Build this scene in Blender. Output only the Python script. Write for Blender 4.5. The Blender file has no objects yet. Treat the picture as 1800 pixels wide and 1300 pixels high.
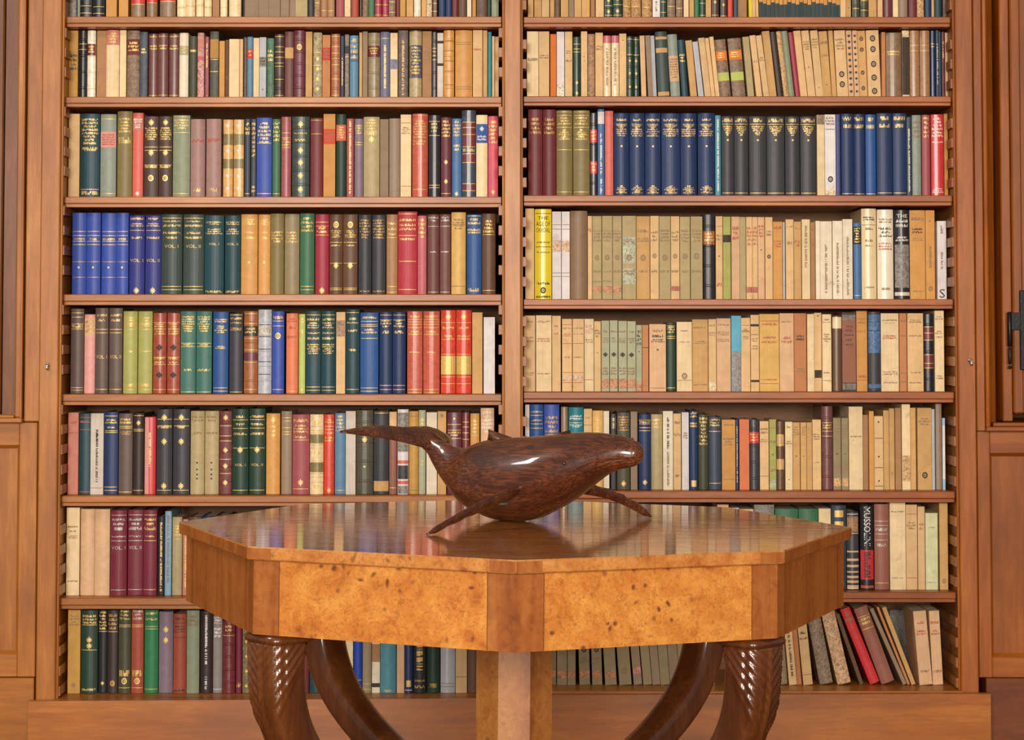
import bpy, math, random, re
from mathutils import Vector, Matrix
random.seed(7)
S = bpy.context.scene
COL = S.collection

# ------------------------------------------------------------------ camera
F_PX, PITCH, CAM = 3616.0, math.radians(2.6), Vector((0.0, -5.49, 1.09))
CROW = 600.0 - F_PX * math.tan(PITCH)          # picture row of the optical axis
cam_d = bpy.data.cameras.new('camera')
cam_d.sensor_fit = 'HORIZONTAL'; cam_d.sensor_width = 36.0
cam_d.lens = F_PX / 1800.0 * 36.0
cam_d.shift_y = (CROW - 650.0) / 1800.0
cam_d.clip_end = 60
cam = bpy.data.objects.new('camera', cam_d); COL.objects.link(cam)
cam.location = CAM; cam.rotation_euler = (math.radians(90) + PITCH, 0, 0)
S.camera = cam

# ------------------------------------------------------------------ light
S.view_settings.view_transform = 'Standard'
S.view_settings.look = 'None'
S.view_settings.gamma = 1.0
S.view_settings.use_curve_mapping = False
S.view_settings.exposure = 0.1
wld = bpy.data.worlds.new('room_light'); S.world = wld; wld.use_nodes = True
wld.node_tree.nodes['Background'].inputs[0].default_value = (1.0, 0.90, 0.80, 1)
wld.node_tree.nodes['Background'].inputs[1].default_value = 0.26

def area(name, loc, target, sx, sy, watts, col):
    l = bpy.data.lights.new(name, 'AREA'); l.shape = 'RECTANGLE'; l.size = sx; l.size_y = sy
    l.energy = watts; l.color = col
    o = bpy.data.objects.new(name, l); COL.objects.link(o); o.location = loc
    o.rotation_euler = (Vector(target) - Vector(loc)).to_track_quat('-Z', 'Y').to_euler()
    return o
area('window_light_left', (-1.5, -10.0, 2.1), (-0.2, 0, 0.95), 1.7, 1.9, 470, (1.0, 0.94, 0.87))
area('window_light_right', (1.5, -10.0, 2.1), (0.3, 0, 0.95), 1.4, 1.9, 320, (1.0, 0.88, 0.74))

area('ceiling_light', (-2.2, -2.1, 2.8), (0.0, -1.7, 0.8), .42, .42, 20, (1.0, 0.95, 0.88))

# ------------------------------------------------------------------ helpers
_R = Matrix.Rotation(math.radians(90) + PITCH, 3, 'X')
def ray(px, py):
    return _R @ Vector(((px - 900.0) / F_PX, (CROW - py) / F_PX, -1.0))
def onY(px, py, Y):                             # point of a picture position on the upright plane y = Y
    d = ray(px, py); t = (Y - CAM.y) / d.y
    return CAM + d * t
def srgb(h):
    v = [int(h[i:i + 2], 16) / 255 for i in (0, 2, 4)]
    return tuple(c / 12.92 if c <= .04045 else ((c + .055) / 1.055) ** 2.4 for c in v) + (1.0,)

class MB:
    def __init__(s): s.v = []; s.f = []; s.m = []; s.t = []; s.sm = []
    def add(s, verts, faces, mat=0, tint=(1, 1, 1, 1), smooth=False, M=None):
        b = len(s.v)
        if M is not None: verts = [M @ Vector(v) for v in verts]
        s.v += [tuple(v) for v in verts]; s.t += [tint] * len(verts)
        for f in faces:
            s.f.append(tuple(b + i for i in f)); s.m.append(mat); s.sm.append(smooth)
    def box(s, a, b, mat=0, tint=(1, 1, 1, 1), M=None, bev=0.0):
        x0, x1 = sorted((a[0], b[0])); y0, y1 = sorted((a[1], b[1])); z0, z1 = sorted((a[2], b[2]))
        e = min(bev, (x1-x0)*.45, (y1-y0)*.45, (z1-z0)*.45)
        if e <= 0:
            v = [(x0,y0,z0),(x1,y0,z0),(x1,y1,z0),(x0,y1,z0),(x0,y0,z1),(x1,y0,z1),(x1,y1,z1),(x0,y1,z1)]
            s.add(v, [(0,3,2,1),(4,5,6,7),(0,1,5,4),(1,2,6,5),(2,3,7,6),(3,0,4,7)], mat, tint, False, M); return
        v = []; idx = {}
        for ix in (0,1):
            for iy in (0,1):
                for iz in (0,1):
                    c = ((x0,x1)[ix],(y0,y1)[iy],(z0,z1)[iz]); d = (1-2*ix,1-2*iy,1-2*iz)
                    for ax in range(3):
                        p = [c[k] + (0 if k == ax else d[k]*e) for k in range(3)]
                        idx[(ix,iy,iz,ax)] = len(v); v.append(tuple(p))
        fs = []
        for ax in range(3):
            o = [k for k in range(3) if k != ax]
            for sd in (0,1):
                q = []
                for (p, r) in ((0,0),(1,0),(1,1),(0,1)):
                    k = [0,0,0]; k[ax] = sd; k[o[0]] = p; k[o[1]] = r
                    q.append(idx[(k[0],k[1],k[2],ax)])
                fs.append(tuple(q))
        for ax in range(3):                      # edge strips
            o = [k for k in range(3) if k != ax]
            for p in (0,1):
                for r in (0,1):
                    k0=[0,0,0]; k1=[0,0,0]; k0[ax]=0; k1[ax]=1
                    for k in (k0,k1): k[o[0]]=p; k[o[1]]=r
                    fs.append((idx[(*k0,o[0])], idx[(*k1,o[0])], idx[(*k1,o[1])], idx[(*k0,o[1])]))
        for ix in (0,1):
            for iy in (0,1):
                for iz in (0,1): fs.append(tuple(idx[(ix,iy,iz,a)] for a in range(3)))
        c = Vector(((x0+x1)/2,(y0+y1)/2,(z0+z1)/2)); ff = []
        for f in fs:
            a, b2, c2 = (Vector(v[i]) for i in f[:3]); n = (b2-a).cross(c2-a)
            ff.append(f if n.dot(sum((Vector(v[i]) for i in f), Vector())/len(f) - c) > 0 else tuple(reversed(f)))
        s.add(v, ff, mat, tint, False, M)
    def prism(s, prof, axis, a, b, mat=0, tint=(1,1,1,1), M=None, smooth=False):
        """closed 2-D outline swept along an axis from a to b"""
        def P(p, t):
            return {'x': (t, p[0], p[1]), 'y': (p[0], t, p[1]), 'z': (p[0], p[1], t)}[axis]
        n = len(prof); v = [P(p, a) for p in prof] + [P(p, b) for p in prof]
        fs = [(i, (i+1) % n, n+(i+1) % n, n+i) for i in range(n)] + [tuple(range(n-1,-1,-1)), tuple(range(n,2*n))]
        s.add(v, fs, mat, tint, smooth, M)
    def loft(s, rings, mat=0, tint=(1,1,1,1), smooth=True, cap=True, M=None):
        n = len(rings[0]); v = [p for r in rings for p in r]; fs = []
        for i in range(len(rings)-1):
            for j in range(n):
                k = (j+1) % n
                fs.append((i*n+j, i*n+k, (i+1)*n+k, (i+1)*n+j))
        if cap: fs += [tuple(range(n-1,-1,-1)), tuple(range((len(rings)-1)*n, len(rings)*n))]
        s.add(v, fs, mat, tint, smooth, M)
    def sphere(s, c, r, mat=0, tint=(1,1,1,1), n=10, sc=(1,1,1)):
        rings = []
        for i in range(n//2+1):
            a = math.pi*i/(n//2); a = min(max(a, .02), math.pi-.02)
            rings.append([(c[0]+r*sc[0]*math.sin(a)*math.cos(2*math.pi*j/n), c[1]+r*sc[1]*math.sin(a)*math.sin(2*math.pi*j/n), c[2]-r*sc[2]*math.cos(a)) for j in range(n)])
        s.loft(rings, mat, tint)
    def build(s, name, mats, parent=None, fix=False):
        me = bpy.data.meshes.new(name); me.from_pydata(s.v, [], s.f)
        for m in (mats if isinstance(mats, (list, tuple)) else [mats]): me.materials.append(m)
        me.polygons.foreach_set('material_index', s.m); me.polygons.foreach_set('use_smooth', s.sm)
        at = me.color_attributes.new('tint', 'FLOAT_COLOR', 'POINT')
        at.data.foreach_set('color', [c for t in s.t for c in t])
        me.update()
        if fix:
            import bmesh
            bm = bmesh.new(); bm.from_mesh(me); bmesh.ops.recalc_face_normals(bm, faces=bm.faces); bm.to_mesh(me); bm.free()
        o = bpy.data.objects.new(name, me); COL.objects.link(o)
        if parent is not None: o.parent = parent
        return o

def empty(name, loc=(0, 0, 0), rot=(0, 0, 0)):
    o = bpy.data.objects.new(name, None); COL.objects.link(o)
    o.location = loc; o.rotation_euler = rot; o.empty_display_size = .05
    return o
def tag(o, label=None, cat=None, group=None, kind=None):
    for k, v in (('label', label), ('category', cat), ('group', group), ('kind', kind)):
        if v: o[k] = v
    return o

# ------------------------------------------------------------------ materials
def mat(name):
    m = bpy.data.materials.new(name); m.use_nodes = True
    nt = m.node_tree; b = nt.nodes['Principled BSDF']
    return m, nt, b
class G:
    def __init__(s, nt): s.nt = nt
    def n(s, t, **k):
        x = s.nt.nodes.new(t)
        for a, v in k.items(): setattr(x, a, v)
        return x
    def l(s, a, b): s.nt.links.new(a, b)
    def noise(s, vec, scale, detail=3, rough=.55, dist=0):
        x = s.n('ShaderNodeTexNoise'); x.inputs['Scale'].default_value = scale
        x.inputs['Detail'].default_value = detail; x.inputs['Roughness'].default_value = rough
        x.inputs['Distortion'].default_value = dist
        s.l(vec, x.inputs['Vector']); return x.outputs['Fac']
    def mapv(s, vec, scale):
        x = s.n('ShaderNodeMapping'); x.inputs['Scale'].default_value = scale; s.l(vec, x.inputs['Vector']); return x.outputs[0]
    def ramp(s, fac, stops, interp='LINEAR'):
        x = s.n('ShaderNodeValToRGB'); x.color_ramp.interpolation = interp
        e = x.color_ramp.elements
        while len(e) < len(stops): e.new(.5)
        for i, (p, c) in enumerate(stops): e[i].position = p; e[i].color = c if len(c) == 4 else (*c, 1)
        s.l(fac, x.inputs[0]); return x.outputs[0]
    def mix(s, fac, a, b, mode='MIX'):
        x = s.n('ShaderNodeMix', data_type='RGBA', blend_type=mode)
        for inp, v in ((x.inputs[0], fac), (x.inputs[6], a), (x.inputs[7], b)):
            if hasattr(v, 'default_value') or hasattr(v, 'links'): s.l(v, inp)
            else: inp.default_value = v
        return x.outputs[2]
    def math(s, op, a, b=0.0):
        x = s.n('ShaderNodeMath', operation=op)
        for i, v in enumerate((a, b)):
            if hasattr(v, 'links'): s.l(v, x.inputs[i])
            else: x.inputs[i].default_value = v
        return x.outputs[0]
    def bump(s, h, strength, dist=.001):
        x = s.n('ShaderNodeBump'); x.inputs['Strength'].default_value = strength; x.inputs['Distance'].default_value = dist
        s.l(h, x.inputs['Height']); return x.outputs[0]
    def pos(s, rnd=True, amp=9.0):
        p = s.n('ShaderNodeNewGeometry').outputs['Position']
        if not rnd: return p
        r = s.n('ShaderNodeObjectInfo').outputs['Random']
        c = s.n('ShaderNodeCombineXYZ'); a = s.math('MULTIPLY', r, amp); b2 = s.math('MULTIPLY', r, amp*1.7)
        s.l(a, c.inputs[0]); s.l(b2, c.inputs[1]); s.l(a, c.inputs[2])
        x = s.n('ShaderNodeVectorMath', operation='ADD'); s.l(p, x.inputs[0]); s.l(c.outputs[0], x.inputs[1])
        return x.outputs[0]

def wood(name, dark, mid, light, axis='x', scale=1.0, rough=.38, coat=.12, coat_rough=.25, grain=.32, rnd=True, knots=True):
    m, nt, b = mat(name); g = G(nt); p = g.pos(rnd)
    k = {'x': (.9, 9, 9), 'y': (9, .9, 9), 'z': (9, 9, .9)}[axis]
    q = g.mapv(p, tuple(c*scale for c in k))
    n1 = g.noise(q, 1.0, 5, .6, .9)
    n2 = g.noise(g.mapv(p, tuple(c*scale*7 for c in k)), 1.3, 4, .7, .3)
    n3 = g.noise(p, 2.6*scale, 3, .6, .4)
    f = g.math('ADD', g.math('MULTIPLY', n1, .62), g.math('MULTIPLY', n3, .38))
    c = g.ramp(f, [(.32, srgb(dark)), (.5, srgb(mid)), (.68, srgb(light))])
    dk = tuple(x*.62 for x in srgb(dark)[:3]) + (1,)
    c = g.mix(g.ramp(n2, [(.42, (grain,)*3), (.62, (0, 0, 0))]), c, dk)
    if knots:
        v = g.n('ShaderNodeTexVoronoi'); v.inputs['Scale'].default_value = 1.7
        g.l(g.mapv(p, tuple((.8 if x < 1 else 1.5) for x in k)), v.inputs['Vector'])
        c = g.mix(g.ramp(v.outputs['Distance'], [(.02, (.85,)*3), (.075, (0, 0, 0))]), c, dk)
    g.l(c, b.inputs['Base Color'])
    b.inputs['Roughness'].default_value = rough; b.inputs['Specular IOR Level'].default_value = .35
    b.inputs['Coat Weight'].default_value = coat; b.inputs['Coat Roughness'].default_value = coat_rough
    g.l(g.bump(n2, .12), b.inputs['Normal'])
    return m

CH = ('8b5019', 'b26c26', 'ca883e')
M_wz = wood('cherry_wood_upright', *CH, axis='z')
M_wx = wood('cherry_wood_level', *CH, axis='x')
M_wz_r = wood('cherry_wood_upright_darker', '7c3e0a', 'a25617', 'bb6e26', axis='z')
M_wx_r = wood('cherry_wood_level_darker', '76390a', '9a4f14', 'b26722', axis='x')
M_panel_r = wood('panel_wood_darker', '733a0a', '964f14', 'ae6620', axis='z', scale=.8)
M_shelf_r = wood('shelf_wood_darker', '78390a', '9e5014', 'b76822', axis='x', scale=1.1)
M_shelf = wood('shelf_wood', '884c18', 'b06824', 'c8843a', axis='x', scale=1.1)
M_strip = wood('notched_strip_wood', '804819', '9c5e2a', 'b37238', axis='y', rnd=False, knots=False)
M_back = wood('back_board_wood', '6d4a30', '8a5f3c', '9c704a', axis='x', rough=.6, coat=0, knots=False)
M_panel = wood('panel_wood', '844916', 'a66324', 'bd7a34', axis='z', scale=.8)
M_dark = wood('dark_skirting_wood', '55260a', '733610', '884616', axis='x', rough=.5)
M_plinth = wood('plinth_wood', '844814', 'aa601f', 'c27832', axis='x')
M_reveal = wood('window_reveal_wood', '5a3014', '7a4620', '8f5a2c', axis='z', rough=.22, coat=.5)
M_floor = wood('floor_wood', '5a3318', '744622', '8a5a30', axis='x', rough=.35)

def tint_mat(name, rough, var, scale, spot=None, bump=.15, bscale=900, metal=0.0, coat=0.0, spec=.5, streak=None):
    m, nt, b = mat(name); g = G(nt)
    t = g.n('ShaderNodeAttribute', attribute_name='tint').outputs['Color']
    p = g.pos(False)
    n = g.noise(p, scale, 4, .65)
    lo = g.mix(1.0, t, (1-var, 1-var*1.05, 1-var*1.1, 1), 'MULTIPLY')
    hi = g.mix(1.0, t, (1+var, 1+var, 1+var, 1), 'MULTIPLY')
    c = g.mix(g.ramp(n, [(.3, (0,)*3), (.7, (1,)*3)]), lo, hi)
    if streak:
        ns = g.noise(g.mapv(p, (420, 420, 6)), 1, 2, .5)
        c = g.mix(g.ramp(ns, [(.4, (streak,)*3), (.6, (0,)*3)]), c, (.3, .2, .1, 1))
    if spot:
        s = g.noise(p, spot[0], 5, .7, .5)
        c = g.mix(g.ramp(s, [(spot[1], (0,)*3), (spot[1]+.12, (spot[2],)*3)]), c, spot[3])
    g.l(c, b.inputs['Base Color']); b.inputs['Roughness'].default_value = rough
    b.inputs['Metallic'].default_value = metal; b.inputs['Coat Weight'].default_value = coat
    b.inputs['Coat Roughness'].default_value = .12; b.inputs['Specular IOR Level'].default_value = spec
    if bump: g.l(g.bump(g.noise(p, bscale, 2), bump, .0006), b.inputs['Normal'])
    return m
BM = [tint_mat('book_cloth', .42, .09, 60, None, .2, 1300, spec=.32),
      tint_mat('book_leather', .33, .18, 90, (160, .58, .35, (.03, .015, .01, 1)), .3, 420, coat=.15),
      tint_mat('book_paper', .72, .10, 30, (26, .60, .35, (.36, .19, .08, 1)), .1, 500, spec=.3, streak=.12),
      tint_mat('glossy_jacket', .3, .06, 30, None, 0, coat=.12),
      tint_mat('marbled_paper', .5, .35, 90, (230, .50, .75, (.05, .03, .02, 1)), .1, 600),
      tint_mat('gilding', .42, .2, 300, None, 0, metal=.25, spec=.6),
      tint_mat('page_edges', .85, .12, 60, None, 0, streak=.3),
      tint_mat('printing_ink', .6, .1, 200, None, 0)]
PAL = {
 'tan':('d0a468','tan'),'otan':('d39a54','orange-tan'),'buff':('e0ba86','buff'),'cream':('edd3a4','cream'),
 'peach':('dcb288','peach'),'ivory':('ecdfc4','ivory'),'white':('e6dedb','white'),'offwh':('d6cabb','off-white'),
 'navy':('25375f','navy blue'),'blue':('2d5590','mid blue'),'royal':('3a52a6','royal blue'),'indigo':('353a80','indigo'),
 'bright':('2746a8','bright blue'),'slateb':('3d4656','slate blue'),'steel':('5f88a6','steel blue'),'pblue':('86acc2','pale blue'),
 'teal':('237f8c','teal'),'dteal':('25464e','dark teal'),'tealg':('427468','teal green'),'aqua':('548f9c','dusty turquoise'),
 'dgreen':('263f31','dark green'),'green':('417050','green'),'emer':('2f7a4c','emerald green'),'bgreen':('3c4a44','bottle green'),
 'sage':('8b9478','sage green'),'psage':('b0b190','pale sage'),'gsage':('8d9788','grey-green'),'olive':('85754a','olive'),
 'dolive':('454733','dark olive'),'khaki':('b2a074','khaki'),'dkhak':('988766','dusty khaki'),'lime':('a9a85e','olive-lime'),
 'blime':('bcc96a','lime green'),'pgreen':('d5d6a8','pale green'),
 'red':('d0383c','red'),'scar':('d9452f','scarlet'),'crim':('a02f42','crimson'),'cherry':('b9303f','cherry red'),
 'coral':('d8695a','coral'),'rust':('a24c37','rust red'),'rcoral':('c45c47','rust-coral'),'orange':('e27b34','orange'),
 'corange':('e27f58','coral-orange'),'salm':('cb8270','salmon'),'pink':('da9a90','pink'),'hpink':('d4586a','strawberry pink'),
 'rose':('c56a72','rose'),'drose':('a5555a','dusty rose'),'mrose':('a5807a','mauve-rose'),
 'maroon':('722f30','maroon'),'wine':('782c3b','wine red'),'plum':('6a323c','plum'),'pbrown':('6f443e','plum-brown'),
 'brown':('664834','brown'),'dbrown':('4d3831','dark brown'),'choc':('3a2d29','chocolate'),'umber':('8a6d50','umber'),
 'cbrown':('a97d54','light brown'),'rbrown':('96604e','rose-brown'),'gbrown':('62504a','grey-brown'),'rtan':('c48355','rust-tan'),
 'ltan':('a35f31','chestnut'),'grey':('908a84','grey'),'taupe':('957f68','taupe'),'mauve':('857380','mauve'),
 'vmauve':('70718f','slate-mauve'),'lgrey':('b9bcc2','light grey'),'black':('26262b','black'),'char':('3d3d42','charcoal'),
 'goliv':('55503f','smoky olive'),'must':('c9994c','mustard'),'ogold':('dfae6c','golden tan'),'gold':('e0b466','golden yellow'),'yellow':('f0d62c','bright yellow'),
 'gilt':('dcb868','gold'),'dgilt':('b98f4c','dull gold'),'sky':('62b6d2','sky blue'),'lblue':('9fc8de','light blue'),'mgold':('b98a4a','mottled gold'),
 'ink':('3b3029','dark'),'ink2':('92734f','brown'),'wht':('eee6dc','white'),'rdk':('b85a42','red'),'sil':('b9b3ac','silver'),
 'cobalt':('2f62b0','cobalt blue'),'denim':('4a74a4','denim blue'),
}
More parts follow.
